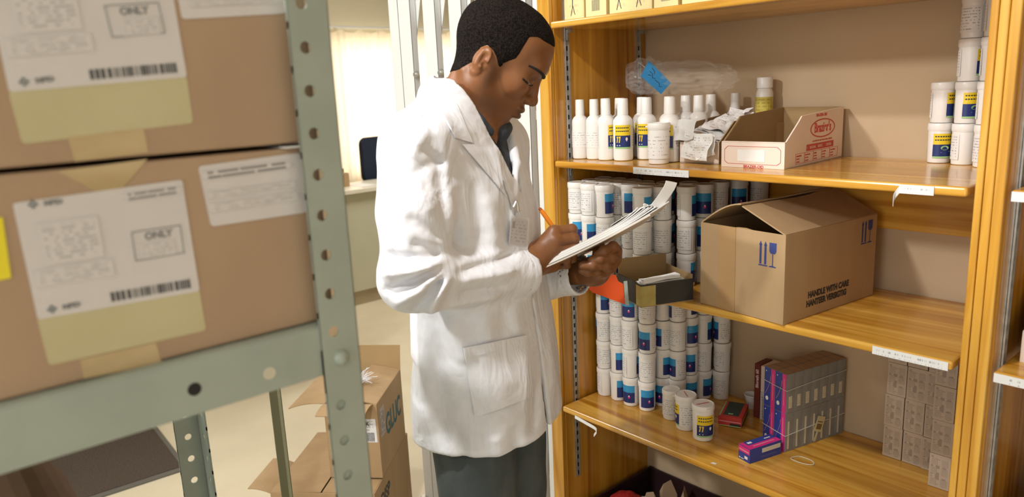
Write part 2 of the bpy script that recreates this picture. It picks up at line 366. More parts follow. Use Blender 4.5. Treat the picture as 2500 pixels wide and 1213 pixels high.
# ---------------------------------------------------------------- folding security gate
gt = thing('folding_gate', 'white concertina security gate pushed together behind the man', 'gate', (0, .03, 0))
def channel(x0, x1, dz=0):
    mb = MB(); xm = (x0+x1)/2; w_ = x1-x0
    mb.box((xm, 0, 1.1), (w_, .003, 2.14)); mb.box((x0+.0015, .011, 1.1), (.003, .022, 2.14)); mb.box((x1-.0015, .011, 1.1), (.003, .022, 2.14))
    return mb
bars = [(-.795, -.742), (-.738, -.672), (-.598, -.536), (-.462, -.402), (-.335, -.285), (-.245, -.20), (-.166, -.118), (-.090, -.052)]
for x0, x1 in bars: channel(x0, x1).build('bar', gate_m, gt)
pv = [-.705, -.567, -.432, -.31, -.222, -.142, -.071]
for za in (.35, 1.70):
    for i in range(len(pv)-1):
        a, b = pv[i], pv[i+1]; w2 = .013
        for k, (z1, z2) in enumerate(((za-.02, za+.44), (za+.44, za-.02))):
            d = V((b-a, 0, z2-z1)).normalized(); n = V((0, 1, 0)).cross(d); y = .026+.004*k
            mb = MB(); P0 = V((a, y, z1)); P1 = V((b, y, z2)); vs = []
            for q in (-1, 1):
                for p_ in (P0-d*.02, P1+d*.02):
                    for s_ in (-1, 1): vs.append(tuple(p_+n*w2*s_+V((0, q*.0012, 0))))
            mb.add(vs, [(0, 1, 3, 2), (4, 6, 7, 5), (0, 4, 5, 1), (2, 3, 7, 6), (0, 2, 6, 4), (1, 5, 7, 3)]); mb.build('lattice_strip', gate_m, gt)
RX = Matrix.Rotation(math.pi/2, 4, 'X')
for x, z in ((-.662, 1.60), (-.525, 1.60), (-.392, 1.60), (-.662, .35), (-.525, .35)):
    mb = MB(); mb.lathe([(0, .006), (.007, .005), (.011, 0), (.013, -.006)], 14, M=Matrix.Translation((x, -.002, z)) @ RX); mb.build('rivet', gal, gt, smooth=True)
boxes('top_track', gate_m, [(-2.25, -.03, 2.17, -.052, .04, 2.2)], gt)
boxes('bottom_track', gal, [(-.80, -.02, 0, -.052, .035, .03)], gt)
# ---------------------------------------------------------------- pine shelving
XI0, XI1 = -.004, 1.0005
def strip_part(x, y, z0, z1, parent, out=1):
    """slotted metal standard let onto the side panel"""
    mb = MB(); mb.box((x+out*.002, y, (z0+z1)/2), (.004, .016, z1-z0)); mb.box((x+out*.005, y-.007, (z0+z1)/2), (.004, .002, z1-z0)); mb.box((x+out*.005, y+.007, (z0+z1)/2), (.004, .002, z1-z0))
    n = int((z1-z0)/.0254)
    for k in range(n): mb.box((x+out*.0043, y, z0+.012+k*.0254), (.0012, .005, .012), 1)
    return mb.build('slotted_strip', [gal, dark], parent)
def noseboard(x0, x1, z, parent, y1=YW-.002, y0=0):
    mb = MB(); mb.box(((x0+x1)/2, (y0+y1)/2, z-.0085), (x1-x0, y1-y0, .017)); return mb.build('shelf', wood_x, parent, bevel=.0045, seg=3)
ZS = [1.705, 1.35, 1.04, .6524, .22]
un = thing('shelving_unit', 'varnished pine shelving unit full of tubs and bottles beside the man', 'shelving')
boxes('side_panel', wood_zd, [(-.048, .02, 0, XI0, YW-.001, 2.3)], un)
boxes('face_board', wood_z, [(-.050, .006, 0, -.0065, .0195, 2.3)], un, bevel=.002)
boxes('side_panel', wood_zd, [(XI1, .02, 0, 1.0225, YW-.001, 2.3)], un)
mb = MB(); mb.box((1.006, .0125, 1.15), (.012, .013, 2.3)); mb.box((1.0205, .0125, 1.15), (.0145, .0145, 2.3)); mb.build('face_board', wood_z, un, bevel=.003, seg=3)
for x in (XI0, ):
    strip_part(x, .062, .408, 2.25, un); strip_part(x, .355, .408, 2.25, un)
strip_part(XI1, .10, .408, 2.25, un, -1); strip_part(XI1, .345, .408, 2.25, un, -1)
shelves = []
for k, z in enumerate(ZS):
    s_ = noseboard(XI0+.008, 1.0-.009, z, un, y0=0 if k < 4 else .03); shelves.append(s_)
    for yb in (.062, .355):                       # cantilever clips under each shelf
        mb = MB(); mb.box((XI0+.015, yb, z-.022), (.018, .006, .009)); mb.box((XI0+.0085, yb, z-.032), (.004, .008, .028)); mb.build('bracket', gal, un)
boxes('back_rail', wood_x, [(XI0+.001, YW-.019, 1.19, XI1-.001, YW-.001, 1.30)], un, bevel=.001)
# paper shelf-edge labels
lab_txt = textmat('edge_label_print', (.80, .80, .79), (.16, .16, .24), 2.2, 60, .44, .6, .5)
def edge_label(x0, x1, z, parent, curl=0, round_=False, dip=0, h=.0165):
    mb = MB(); rows = []
    for zz in (z-.017, z-.001):
        rows.append([(x0+(x1-x0)*i/8, -.0012, zz) for i in range(9)])
    mb.sheet(rows, .0006); 
    if curl:
        rows = []
        for i in range(9):
            a = i/8*2.4; rows.append([(x0-.010*math.sin(a)*.6-.002*i/8, -.0012-.006*(1-math.cos(a)), z-.002-q*.014-.024*i/8) for q in (0, 1)])
        mb.sheet(rows, .0006)
    return mb.build('edge_label', [lab_txt], parent, smooth=False)
edge_label(.273, .432, 1.349, un); edge_label(.884, .940, 1.349, un, curl=1); edge_label(.853, .985, 1.039, un)
mb = MB(); rows = []                                   # loose label drooping off the lowest shelf
for i in range(14):
    t = i/13; x = .055+.10*t; z = .641-.012*t; 
    y = -.0015 - .010*max(0, t-.75)*4
    if t > .9: x -= .02*(t-.9)*10; z -= .014*(t-.9)*10
    rows.append([(x, y, z), (x, y-.001, z-.009)])
mb.sheet(rows, .0007); mb.build('edge_label', paper, un)
# neighbouring unit on the right
u2 = thing('shelving_unit', 'second pine shelving unit cut off by the right edge of the photo', 'shelving')
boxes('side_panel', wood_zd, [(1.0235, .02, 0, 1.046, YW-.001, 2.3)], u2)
mb = MB(); mb.box((1.0365, .0125, 1.15), (.016, .0145, 2.3)); mb.build('face_board', wood_z, u2, bevel=.003, seg=3)
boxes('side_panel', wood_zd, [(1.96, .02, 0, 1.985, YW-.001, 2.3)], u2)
strip_part(1.046, .062, .3, 2.25, u2); strip_part(1.046, .355, .3, 2.25, u2)
for k, z in enumerate(ZS): noseboard(1.0545, 1.955, z, u2, y0=0 if k < 4 else .03)
for z, y0 in ((1.349, 0), (1.039, 0)):
    mb = MB(); mb.sheet([[(1.056, -.0012, z-.017), (1.45, -.0012, z-.017)], [(1.056, -.0012, z-.001), (1.45, -.0012, z-.001)]], .0006); mb.build('edge_label', lab_txt, u2)
# ---------------------------------------------------------------- tubs and bottles
def cylpatch(mb, r, a0, a1, z0, z1, mi=0, n=14):
    mb.lathe([(r-.0004, z0), (r, z0), (r, z1), (r-.0004, z1)], n, mi, a0=math.radians(a0), a1=math.radians(a1))
    # label UVs: one square over the patch
    k = len(mb.f)-3*n
    for j in range(n):
        for i in range(3):
            mb.uv[k+j*3+i] = [(j/n, 0 if i < 2 else 1), ((j+1)/n, 0 if i < 2 else 1), ((j+1)/n, 0 if i == 0 else 1), (j/n, 0 if i == 0 else 1)]
def cylpoly(mb, r, pts, mi):
    """small printed mark wrapped on the label: pts = (arc length, height)"""
    mb.add([(r*math.cos(s/r), r*math.sin(s/r), z) for s, z in pts], [tuple(range(len(pts)))], mi)
def ell(cx, cz, a, b, n=12): return [(cx+a*math.cos(2*math.pi*i/n), cz+b*math.sin(2*math.pi*i/n)) for i in range(n)]
LM = [fine, blue_l, navy, yel_l, pink, white_pl, green_p, ink, fine2]
def label_mesh(mb, R, z0, z1, style, a0=-50, a1=50):
    h = z1-z0; r = R+.0006; rr = r+.0003; w = R*math.radians(a1)
    if style == 'plain': cylpatch(mb, r, -150, 150, z0, z1, 8, 26); return
    cylpatch(mb, r, a1+.5, a1+185, z0, z1, 0, 18)
    if style == 'blue':
        zm = z0+h*.60; cylpatch(mb, r, a0, a1, z0, zm, 2); cylpatch(mb, r, a0, a1, zm, z1, 1)
        cylpoly(mb, rr, ell(.004, z0+h*.34, .0032, .0038), 4); cylpoly(mb, rr+.0002, ell(.004, z0+h*.40, .0018, .0022), 5)
        for k in range(4): cylpoly(mb, rr, [(-w*.6, z0+h*(.68+.07*k)), (w*(.2+.12*k), z0+h*(.68+.07*k)), (w*(.2+.12*k), z0+h*(.70+.07*k)), (-w*.6, z0+h*(.70+.07*k))], 1 if k % 2 else 5) if k == 2 else None
    else:
        zm = z0+h*.56; cylpatch(mb, r, a0, a1, z0+h*.07, zm, 2); cylpatch(mb, r, a0, a1, zm, z1, 3); cylpatch(mb, r, a0, a1, z0, z0+h*.07, 6)
        for k, q in enumerate((.72, .86)):
            for i in range(7):
                s0 = -w*.85+i*w*.24; cylpoly(mb, rr, [(s0, z0+h*q), (s0+w*.17, z0+h*q), (s0+w*.17, z0+h*(q+.05)), (s0, z0+h*(q+.05))], 7)
        if style == 'yellow7':
            for s0 in (-w*.78, -w*.48):
                cylpoly(mb, rr, [(s0, z0+h*.26), (s0+w*.13, z0+h*.26), (s0+w*.25, z0+h*.52), (s0+w*.02, z0+h*.52), (s0+w*.02, z0+h*.45), (s0+w*.10, z0+h*.45)], 3)
            cylpoly(mb, rr, [(w*.35, z0+h*.40), (w*.5, z0+h*.3), (w*.65, z0+h*.40), (w*.58, z0+h*.48), (w*.42, z0+h*.48)], 5)
            cylpoly(mb, rr, [(-w*.75, z0+h*.12), (-w*.3, z0+h*.12), (-w*.3, z0+h*.16), (-w*.75, z0+h*.16)], 5)
        else:
            cylpoly(mb, rr, ell(w*.15, z0+h*.42, w*.42, h*.09), 6)
            cylpoly(mb, rr, [(-w*.2, z0+h*.22), (w*.7, z0+h*.26), (w*.7, z0+h*.28), (-w*.2, z0+h*.24)], 5)
def make_tub(style, H=.083, R=.0245, label=None, group=None, lidmat=None):
    t = thing('medicine_tub', label or 'tub', 'tub', (0, 0, 0), group=group)
    q = R/.0245; mb = MB()
    mb.lathe([(0, .0005), (R*.80, 0), (R*.86, .001), (R*.88, .003), (R*.93, H*.80), (R*.93, H-.012), (R*.85, H-.0095), (0, H-.0095)], 32)
    mb.build('body', white_pl if style != 'ivory' else ivory_pl, t, smooth=True)
    mb = MB(); mb.lathe([(R*.945, H-.0135), (R*.985, H-.0135), (R, H-.012), (R*.995, H-.003), (R*.96, H-.0006), (R*.90, H), (R*.84, H-.0016), (0, H-.0016)], 32)
    mb.lathe([(R*.94, H-.016), (R*.975, H-.0155), (R*.975, H-.0137), (R*.94, H-.0137)], 32)
    mb.build('lid', ivory_pl if style == 'ivory' else white_pl, t, smooth=True)
    mb = MB(); label_mesh(mb, R*.93, H*.13, H*.74, style); mb.build('label', LM, t, smooth=True)
    return t
def make_bottle(style, H=.156, R=.0250):
    t = thing('lotion_bottle', 'b', 'bottle')
    mb = MB(); mb.lathe([(0, .001), (R*.82, 0), (R*.95, .002), (R, .008), (R, H*.60), (R*.97, H*.655), (R*.80, H*.70), (R*.56, H*.73), (R*.5, H*.745), (0, H*.746)], 32)
    mb.build('body', white_pl, t, smooth=True)
    mb = MB(); mb.lathe([(R*.5, H*.74), (R*.55, H*.742), (R*.52, H*.985), (R*.48, H), (0, H)], 26)
    mb.build('cap', white_pl, t, smooth=True)
    mb = MB()
    if style == 'plain': cylpatch(mb, R+.0006, -120, 120, H*.20, H*.48, 8, 22)
    else: label_mesh(mb, R, H*.20, H*.58, 'yellow7', -48, 48)
    mb.build('label', LM, t, smooth=True)
    return t
CA = math.degrees(math.atan2(-1.5, 1.25))          # bearing of the aisle, where most labels look
layer4 = ['bottom', 'second', 'third', 'top']
# ---- columns of tubs on the lowest visible shelf (z of the shelf top, x, y, turn of each layer)
ZB = ZS[3]+.0003; HB = .0838
colsB = [  # x, y, label turns bottom to top, description
 (.034, .150, (100, -150, -110, 30), 'column nearest the pine side panel'),
 (.084, .152, (40, 30, 170, 150), 'second column from the side panel'),
 (.134, .146, (-25, 95, 140, -20), 'third column from the side panel'),
 (.188, .152, (5, 170, -35, 160), 'fourth column, standing furthest forward'),
 (.200, .205, (-35, 50, -60, 110), 'column tucked behind the fourth one'),
 (.238, .222, (150, -65, 150, -95), 'column right behind the loose white tubs'),
 (.240, .272, (15, -10, 30, 60), 'sixth column going back'),
 (.252, .322, (45, 150, 75, 100), 'seventh column going back'),
 (.292, .354, (160, 140, -80, 150), 'column at the right end by the wall')]
tubB = make_tub('blue', HB-.0004); first = True; rng = random.Random(3)
GB = 'white tubs with blue labels on the lower shelf'
for ci, (x, y, rots, desc) in enumerate(colsB):
    for k, a in enumerate(rots):
        loc = (x+rng.uniform(-.0012, .0012), y+rng.uniform(-.0012, .0012), ZB+k*HB); rz = math.radians(CA+a)
        lb = 'white blue-labelled tub, %s layer, %s' % (layer4[k], desc)
        if first: t = tubB; t.location = loc; t.rotation_euler = (0, 0, rz); tag(t, lb, None, GB); first = False
        else: copy_thing(tubB, loc, rz, lb, GB)
hid = [(.034, .203), (.086, .205), (.138, .200), (.034, .256), (.086, .258), (.140, .255), (.190, .258), (.190, .312), (.138, .310), (.212, .355), (.264, .274)]
for ci, (x, y) in enumerate(hid[:8]):
    for k in range(4):
        copy_thing(tubB, (x, y, ZB+k*HB), rng.uniform(0, 6), 'white tub standing behind the front columns on the lower shelf, mostly hidden', 'hidden tubs behind the front columns, lower shelf')
# ---- columns on the middle shelf, behind the clipboard
ZM = ZS[2]+.0003
colsM = [
 (.034, .050, (35, 20, 170), 'in the column against the side panel'), (.085, .046, (30, 30, 140), 'in the second column from the side panel'),
 (.139, .044, (175, 150, 55), 'in the third column from the side panel'), (.186, .090, (10, 160, 10), 'in the fourth column, set back a little'),
 (.231, .106, (140, 170, 165), 'in the fifth column from the side panel'), (.256, .052, (150, 165, 62), 'in the front column behind the clipboard'),
 (.282, .099, (170, 168, 150), 'in the column behind the clipboard tip'), (.333, .128, (75, 150, 80), 'in the eighth column from the side panel'),
 (.345, .185, (100, 0, -10), 'in the ninth column, deeper in the shelf'), (.352, .240, (30, 150, 160), 'in the tenth column, deep in the shelf'),
 (.372, .295, (150, 60, 0), 'in the last column before the big carton'), (.400, .348, (20, 150, 140), 'at the back wall behind the big carton')]
for ci, (x, y, rots, desc) in enumerate(colsM):
    for k, a in enumerate(rots):
        copy_thing(tubB, (x, y, ZM+k*HB), math.radians(CA+a), 'white blue-labelled tub %s, %s of three layers' % (desc, ['lowest', 'middle', 'top'][k]), 'white tubs with blue labels on the middle shelf')
for x, y in ((.036, .103), (.088, .100), (.140, .100), (.036, .156), (.088, .155), (.140, .155), (.192, .145), (.245, .160), (.295, .190)):
    for k in range(3): copy_thing(tubB, (x, y, ZM+k*HB), rng.uniform(0, 6), 'white tub standing behind the front columns on the middle shelf, mostly hidden', 'hidden tubs behind the front columns, middle shelf')
# ---- loose tubs at the front of the lowest shelf
big = make_tub('yellow7', .094, .0285, 'white tub with yellow and navy label, red mark on lid, nearest the shelf edge')
big.location = (.400, .110, ZB); big.rotation_euler = (0, 0, math.radians(CA+12))
mb = MB(); mb.tube([(.004, -.018, .0933), (0, .0, .0935), (-.004, .016, .0933)], .0007); mb.build('pen_mark', red_p, [c for c in big.children if c.name.startswith('lid')][0])
mb = MB(); mb.box((.030, .004, .089), (.008, .008, .003)); mb.build('lid_tab', white_pl, [c for c in big.children if c.name.startswith('lid')][0], bevel=.001)
t = copy_thing(big, (.334, .128, ZB), math.radians(CA-92), 'opened white tub with dark label edge, between the plain tub and yellow one')
t2 = copy_thing(tubB, (.271, .150, ZB), math.radians(CA+175), 'plain-backed white tub standing alone in front of the blue columns', 'loose tubs')
t2['group'] = ''; del t2['group']
# ---- bottles on the upper shelf
ZU = ZS[1]+.0003
bp = make_bottle('plain'); by = make_bottle('yellow')
bl = [(bp, .0245, .080, 0, .88, 'plain white bottle beside the slotted strip, leftmost of the row'), (bp, .0700, .086, 5, .88, 'plain white bottle, second from the side panel'),
 (by, .1150, .082, 62, .88, 'white bottle whose yellow label shows only its edge, third in the row'), (by, .1630, .092, -2, 1.0, 'white bottle with the full yellow and navy label facing out'),
 (by, .198, .143, -12, 1, 'yellow-labelled white bottle just behind the fully visible one'), (bp, .060, .142, 0, 1, 'white bottle in the second row near the side panel'),
 (bp, .112, .140, 0, 1, 'white bottle in the second row behind the third one'), (by, .150, .184, 0, 1, 'white bottle in the second row behind the labelled one'),
 (by, .2450, .175, -25, 1, 'white bottle behind the small tub, slightly set back'), (by, .292, .116, -35, 1.02, 'white bottle right behind the small front tub'),
 (by, .250, .238, 20, 1, 'white bottle in the back, left of the bottle by the papers'), (by, .300, .222, 20, .96, 'white bottle standing behind the paper-filled box'),
 (by, .295, .282, 10, .96, 'dull white bottle seen through the plastic bag'), (by, .326, .345, 10, .9, 'dim bottle at the back wall under the plastic bag')]
done = set()
for src, x, y, a, sc, lb in bl:
    if id(src) not in done:
        o = src; done.add(id(src)); o.location = (x, y, ZU); o.rotation_euler = (0, 0, math.radians(CA+a)); o['label'] = lb; o['group'] = 'white bottles on the upper shelf'
    else: o = copy_thing(src, (x, y, ZU), math.radians(CA+a), lb, 'white bottles on the upper shelf')
    o.scale = (sc, sc, 1 if sc > 1 else 1)
t = make_tub('plain', .098, .0275, 'small white tub with a snap lid in front of the bottles'); t.location = (.292, .072, ZU); t.rotation_euler = (0, 0, math.radians(CA-8))
mb = MB(); mb.box((-.012, -.029, .088), (.014, .006, .004)); mb.build('lid_tab', white_pl, [c for c in t.children if c.name.startswith('lid')][0], bevel=.001)
# brown-yellow supplement bottle by the wall
t = thing('pill_bottle', 'small white-capped bottle with mustard label against the wall', 'bottle', (.405, .352, ZU+.0825))
mb = MB(); mb.lathe([(0, 0), (.020, 0), (.021, .002), (.021, .072), (.017, .082), (.0145, .086), (0, .086)], 28); mb.build('body', ivory_pl, t, smooth=True)
mb = MB(); mb.lathe([(.0155, .084), (.0195, .084), (.0195, .108), (.018, .110), (0, .110)], 28); mb.build('cap', white_pl, t, smooth=True)
mb = MB(); cylpatch(mb, .0216, -150, 60, .012, .062, 0); mb.build('label', textmat('mustard_print', (.60, .48, .08), (.25, .18, .03), 6, 12, .5, .5), t)
t.rotation_euler = (0, 0, math.radians(CA))
t = thing('small_carton', 'low tan box under the mustard-labelled bottle at the wall', 'box', (.405, .352, ZU)); boxes('body', card, [(-.05, -.034, 0, .05, .034, .082)], t, bevel=.001)
boxes('end_label', paper, [(-.02, -.0346, .02, .02, -.0341, .05)], t)
# ---- yellow-labelled tubs at the right end of the upper shelf
tubY = make_tub('yellowdot', HB-.0004); fy = True
colsY = [(.822, .345, (12, 62), 'left stack of two'), (.874, .330, (95, 22, 70, 150), 'tall middle stack'), (.924, .300, (150, 55, 55, 60), 'tall stack against the right post'), (.926, .352, (0, 90, 40, 70), 'stack behind, in the back right corner')]
for x, y, rots, desc in colsY:
    for k, a in enumerate(rots):
        lb = 'yellow-labelled tub, %s from below in the %s, upper shelf' % (['first', 'second', 'third', 'fourth'][k], desc)
        loc = (x+rng.uniform(-.0015, .0015), y, ZU+k*HB); rz = math.radians(CA-14+a)
        if fy: o = tubY; o.location = loc; o.rotation_euler = (0, 0, rz); tag(o, lb, None, 'yellow-labelled tubs on the upper shelf'); fy = False
        else: copy_thing(tubY, loc, rz, lb, 'yellow-labelled tubs on the upper shelf')
# ---------------------------------------------------------------- boxes
def dirs(a): c, s = math.cos(a), math.sin(a); return V((c, s, 0)), V((-s, c, 0))
def printed_face(parent, name, corners, n, mat, th=.0006):
    mb = MB(); quad_label(mb, corners, n, th); return mb.build(name, mat, parent)
# yellow boxes on the top shelf
ZT = ZS[0]+.0002
bx = thing('vaccine_carton', 'b', 'box'); 
boxes('body', buff, [(-.034, 0, 0, .034, .07, .105)], bx, bevel=.0008)
def fig(parent, face):                                # a thin walking figure and small print on one face
    mb = MB(); X = lambda u, v: (u, -.0008, v)
    if face == 'figure':
        mb.tube([X(-.004, .034), X(-.003, .062), X(.001, .078)], .0011, 6); mb.tube([X(-.003, .036), X(-.010, .012)], .0009, 6); mb.tube([X(-.003, .036), X(.004, .014)], .0009, 6)
        mb.tube([X(-.003, .066), X(.010, .070)], .0009, 6); o = mb.build('print', ink, parent)
    else:
        for k in range(9): mb.box((-.012+k*.003, -.0005, .030), (.0012+.0008*(k % 2), .0006, .026))
        o = mb.build('barcode', plain('grey_green_print', (.30, .30, .20), .6), parent)
    return o
fig(bx, 'figure')
mb = MB(); quad_label(mb, [(-.030, 0, .006), (.030, 0, .006), (.030, 0, .10), (-.030, 0, .10)], (0, -1, 0), .0003); mb.build('face_print', textmat('buff_print', (.84, .70, .36), (.62, .48, .28), 7, 8, .45, .6), bx)
bb = thing('vaccine_carton', 'b', 'box'); boxes('body', buff, [(-.034, 0, 0, .034, .07, .105)], bb, bevel=.0008); fig(bb, 'barcode')
seq = [bx, bb, bx, bx, bb, bb, bx, bx, bb, bx, bb, bx]; used = set()
wds = ['first', 'second', 'third', 'fourth', 'fifth', 'sixth', 'seventh', 'eighth', 'ninth', 'tenth', 'eleventh', 'twelfth']
for i, src in enumerate(seq):
    loc = (.046+.0712*i+(.004 if i in (2, 5) else 0), .045+.004*(i % 3), ZT)
    lb = 'yellow carton with %s, %s from the left on the top shelf' % ('walking figure print' if src is bx else 'barcode side', wds[i])
    if id(src) in used: copy_thing(src, loc, rng.uniform(-.01, .01), lb, 'yellow cartons on the top shelf')
    else: used.add(id(src)); src.location = loc; tag(src, lb, None, 'yellow cartons on the top shelf')
# ---- open-front parts box with red lettering
def brazier_box(lab, loc, yaw, with_print=True):
    t = thing('parts_box', lab, 'box', loc, yaw)
    w, d, hf, hb = .150, .285, .055, .118; th = .003; c1 = .075
    mb = MB(); mb.box((w/2, d/2, th/2), (w, d, th)); mb.box((w/2, th/2, hf/2+.0015), (w, th, hf-.003)); mb.build('tray', [pinkwhite], t)
    for x in (0, w-th):                              # sides with the slanting cut
        M = Matrix(((0, 0, 1, x), (1, 0, 0, 0), (0, 1, 0, 0), (0, 0, 0, 1)))
        mb = MB(); mb.prism([(.003, 0), (d, 0), (d, hb), (c1, hb-.010), (c1-.012, hb-.02), (.003, hf)], th, M=M); mb.build('side', [pinkwhite if x else card_in], t)
    mb = MB(); mb.box((w/2, d-th/2, hb/2), (w-2*th, th, hb)); mb.build('back', [card_in], t)
    mb = MB(); mb.box((w/2, .004, hf+.0012), (w, .008, .0024)); mb.build('folded_lip', pinkwhite, t, bevel=.0008)
    M = Matrix(((0, 0, 1, th), (1, 0, 0, 0), (0, 1, 0, 0), (0, 0, 0, 1)))
    mb = MB(); mb.prism([(.003, .003), (d-.003, .003), (d-.003, hb-.002), (c1, hb-.012), (c1-.012, hb-.022), (.003, hf-.001)], .0008, M=M)
    mb.prism([(.003, .003), (d-.003, .003), (d-.003, hb-.002), (c1, hb-.012), (c1-.012, hb-.022), (.003, hf-.001)], .0008, M=Matrix.Translation((w-2*th-.0008, 0, 0)) @ M)
    mb.build('lining', card_in, t)
    return t
bzx = V((.462, .080, ZU)); byaw = math.radians(2.5)
bz = brazier_box('open white parts box with red oval lettering on its side, upper shelf', bzx, byaw)
# red outline frame and lettering on the front
def ring(pts, w_, M, th=.0004):
    mb = MB(); n = len(pts); c = (sum(p[0] for p in pts)/n, sum(p[1] for p in pts)/n)
    inner = [(c[0]+(p[0]-c[0])*(1-w_[0]), c[1]+(p[1]-c[1])*(1-w_[1])) for p in pts]
    vs = [(p[0], p[1], th) for p in pts]+[(p[0], p[1], th) for p in inner]+[(p[0], p[1], 0) for p in pts]+[(p[0], p[1], 0) for p in inner]
    fs = []
    for i in range(n):
        j = (i+1) % n; fs += [(i, j, n+j, n+i), (i, 2*n+i, 2*n+j, j), (n+i, n+j, 3*n+j, 3*n+i)]
    mb.add(vs, fs, 0, M); return mb
FM = frame((0, -.0002, 0), (1, 0, 0), (0, 0, 1)) ; SM = frame((.1502, 0, 0), (0, 1, 0), (0, 0, 1))
oct_ = [(.016, .008), (.134, .008), (.142, .014), (.142, .040), (.134, .047), (.016, .047), (.008, .040), (.008, .014)]
ring(oct_, (.012, .035), FM).build('printed_frame', red_p, bz)
text('BRAZIER-OID', .008, red_p, FM @ Matrix.Translation((.055, .0005, 0)), bz, bold=.0002)
mb = MB(); mb.prism([(.040, .014), (.105, .014), (.105, .040), (.040, .040)], .0004, M=FM); mb.build('blank_label', paper, bz)
ov = [(.178+.062*math.cos(2*math.pi*i/40), .076+.021*math.sin(2*math.pi*i/40)) for i in range(40)]
ring(ov, (.06, .13), SM).build('printed_oval', red_p, bz)
text("Brazier's", .030, red_p, SM @ Matrix.Translation((.178, .068, 0)), bz, bold=.0009, sx=.82, align='CENTER')
text('BRAZIER-OID', .009, red_p, SM @ Matrix.Translation((.170, .1025, 0)), bz, align='CENTER', bold=.0002)
text('AUTOMOTIVE AND INDUSTRIAL SUPPLIES', .0052, red_p, SM @ Matrix.Translation((.178, .0475, 0)), bz, align='CENTER')
mb = MB(); mb.prism([(.100, .030), (.236, .030), (.236, .044), (.100, .044)], .0003, M=SM); mb.build('red_panel', red_p, bz)
for k, (a, b) in enumerate(((.102, .112), (.115, .150), (.155, .190), (.197, .232))):
    text(('1', 'REGIONAL', 'SERVICE', 'CENTRES')[k], .008, pinkwhite, SM @ Matrix.Translation((a, .034, .0003)), bz, sx=.8)
for k in range(5):
    a = .050+k*.042; ring([(a, .006), (a+.042, .006), (a+.042, .028), (a, .028)], (.03, .06), SM).build('printed_cell', red_p, bz)
    for q in range(3): text(('JOHANNESBURG', 'BLOEMFONTEIN', 'DURBAN', 'CAPE TOWN', 'PORT ELIZABETH')[k] if q == 0 else '0%d 42%d 10%d' % (k+1, k, q), .0042, red_p, SM @ Matrix.Translation((a+.004, .021-q*.0062, 0)), bz, sx=.75)
# ---- second parts box crammed with papers
bz2 = thing('parts_box', 'worn parts box overflowing with crumpled packing slips, between bottles and red-lettered box', 'box', (.328, .108, ZU), math.radians(4))
mb = MB(); mb.box((.052, .1, .0015), (.104, .2, .003)); mb.box((.052, .0015, .025), (.104, .003, .05)); mb.build('tray', pinkwhite, bz2)
for x in (0, .101):
    mb = MB(); mb.prism([(.003, 0), (.2, 0), (.2, .104), (.07, .094), (.003, .05)], .003, M=Matrix(((0, 0, 1, x), (1, 0, 0, 0), (0, 1, 0, 0), (0, 0, 0, 1)))); mb.build('side', card if x else card_in, bz2)
boxes('back', card_in, [(.003, .197, 0, .101, .2, .104)], bz2)
text('BRAZIER-OID', .008, red_p, frame((.02, -.0002, .008), (1, 0, 0), (0, 0, 1)), bz2, bold=.0003)
slip = textmat('packing_slip', (.80, .77, .76), (.45, .25, .27), 9, 10, .48, .55)
slip2 = textmat('packing_slip_dark', (.78, .77, .75), (.25, .24, .26), 11, 12, .45, .55)
def crumple(name, lab, o, a, b, nx, ny, amp, mat, seed, cat='paper', parent=None, th=.0006, sag=0, group=None, sc=1.0):
    rg = np.random.RandomState(seed); o, a, b = V(o), V(a), V(b); n = a.cross(b).normalized(); ph = rg.rand(8)*6.28; rows = []
    for i in range(ny):
        row = []
        for j in range(nx):
            u, v = j/(nx-1), i/(ny-1)
            h = amp*(math.sin((5*u+3*v)*sc+ph[0])+.6*math.sin((9*u-6*v)*sc+ph[1])+.4*math.sin((14*v+4*u)*sc+ph[2])+.3*abs(math.sin((8*u+9*v)*sc+ph[3])))
            row.append(tuple(o+a*(u+.03*math.sin(7*v+ph[4]))+b*(v+.03*math.sin(6*u+ph[5]))+n*h+V((0, 0, -sag*u*u))))
        rows.append(row)
    q = MB().sheet(rows, th).build(name, mat, parent, smooth=True)
    if parent is None: tag(q, lab, cat, group)
    return q
def W2(o, p): return tuple(o.matrix_basis @ V(p))
pg = 'packing slips stuffed in the worn parts box'
crumple('packing_slip', 'plain slip folded over the front left corner of the worn parts box', W2(bz2, (-.012, -.012, .052)), V((.060, -.004, .006)), V((-.004, .02, .048)), 14, 12, .002, paper_g, 1, group=pg)
crumple('packing_slip', 'printed slip hanging down the front of the worn parts box', W2(bz2, (.012, -.016, .014)), V((.080, -.006, -.006)), V((.008, .004, .062)), 18, 16, .0028, slip2, 2, group=pg)
crumple('packing_slip', 'bright crumpled slip at the right front corner of the worn parts box', W2(bz2, (.058, -.020, .010)), V((.046, .008, .014)), V((-.006, .006, .046)), 14, 14, .004, paper, 5, group=pg)
for k in range(5):
    crumple('packing_slip', ['pink-lined slip lying across the top of the paper pile, lowest', 'pink-lined slip second up in the paper pile', 'pink-lined slip in the middle of the paper pile', 'pink-lined slip second from the top of the pile', 'topmost pink-lined slip of the paper pile in the box'][k],
            W2(bz2, (.006+.004*k, .012+.016*k, .060+.008*k)), V((.080-.004*k, .016, -.014-.004*k)), V((-.012+.008*k, .085, .018)), 16, 14, .0045, slip if k % 2 else slip2, 10+k, group=pg)
crumple('packing_slip', 'striped slip standing up behind the worn parts box', (.355, .275, ZU+.085), V((.060, .012, -.012)), V((-.012, .02, .036)), 14, 12, .003, slip, 30, group=pg)
crumple('packing_slip', 'folded striped slip leaning over the rear rim of the box', (.335, .27, ZU+.082), V((.050, .014, .016)), V((.018, .02, .022)), 14, 12, .003, slip, 31, group=pg)
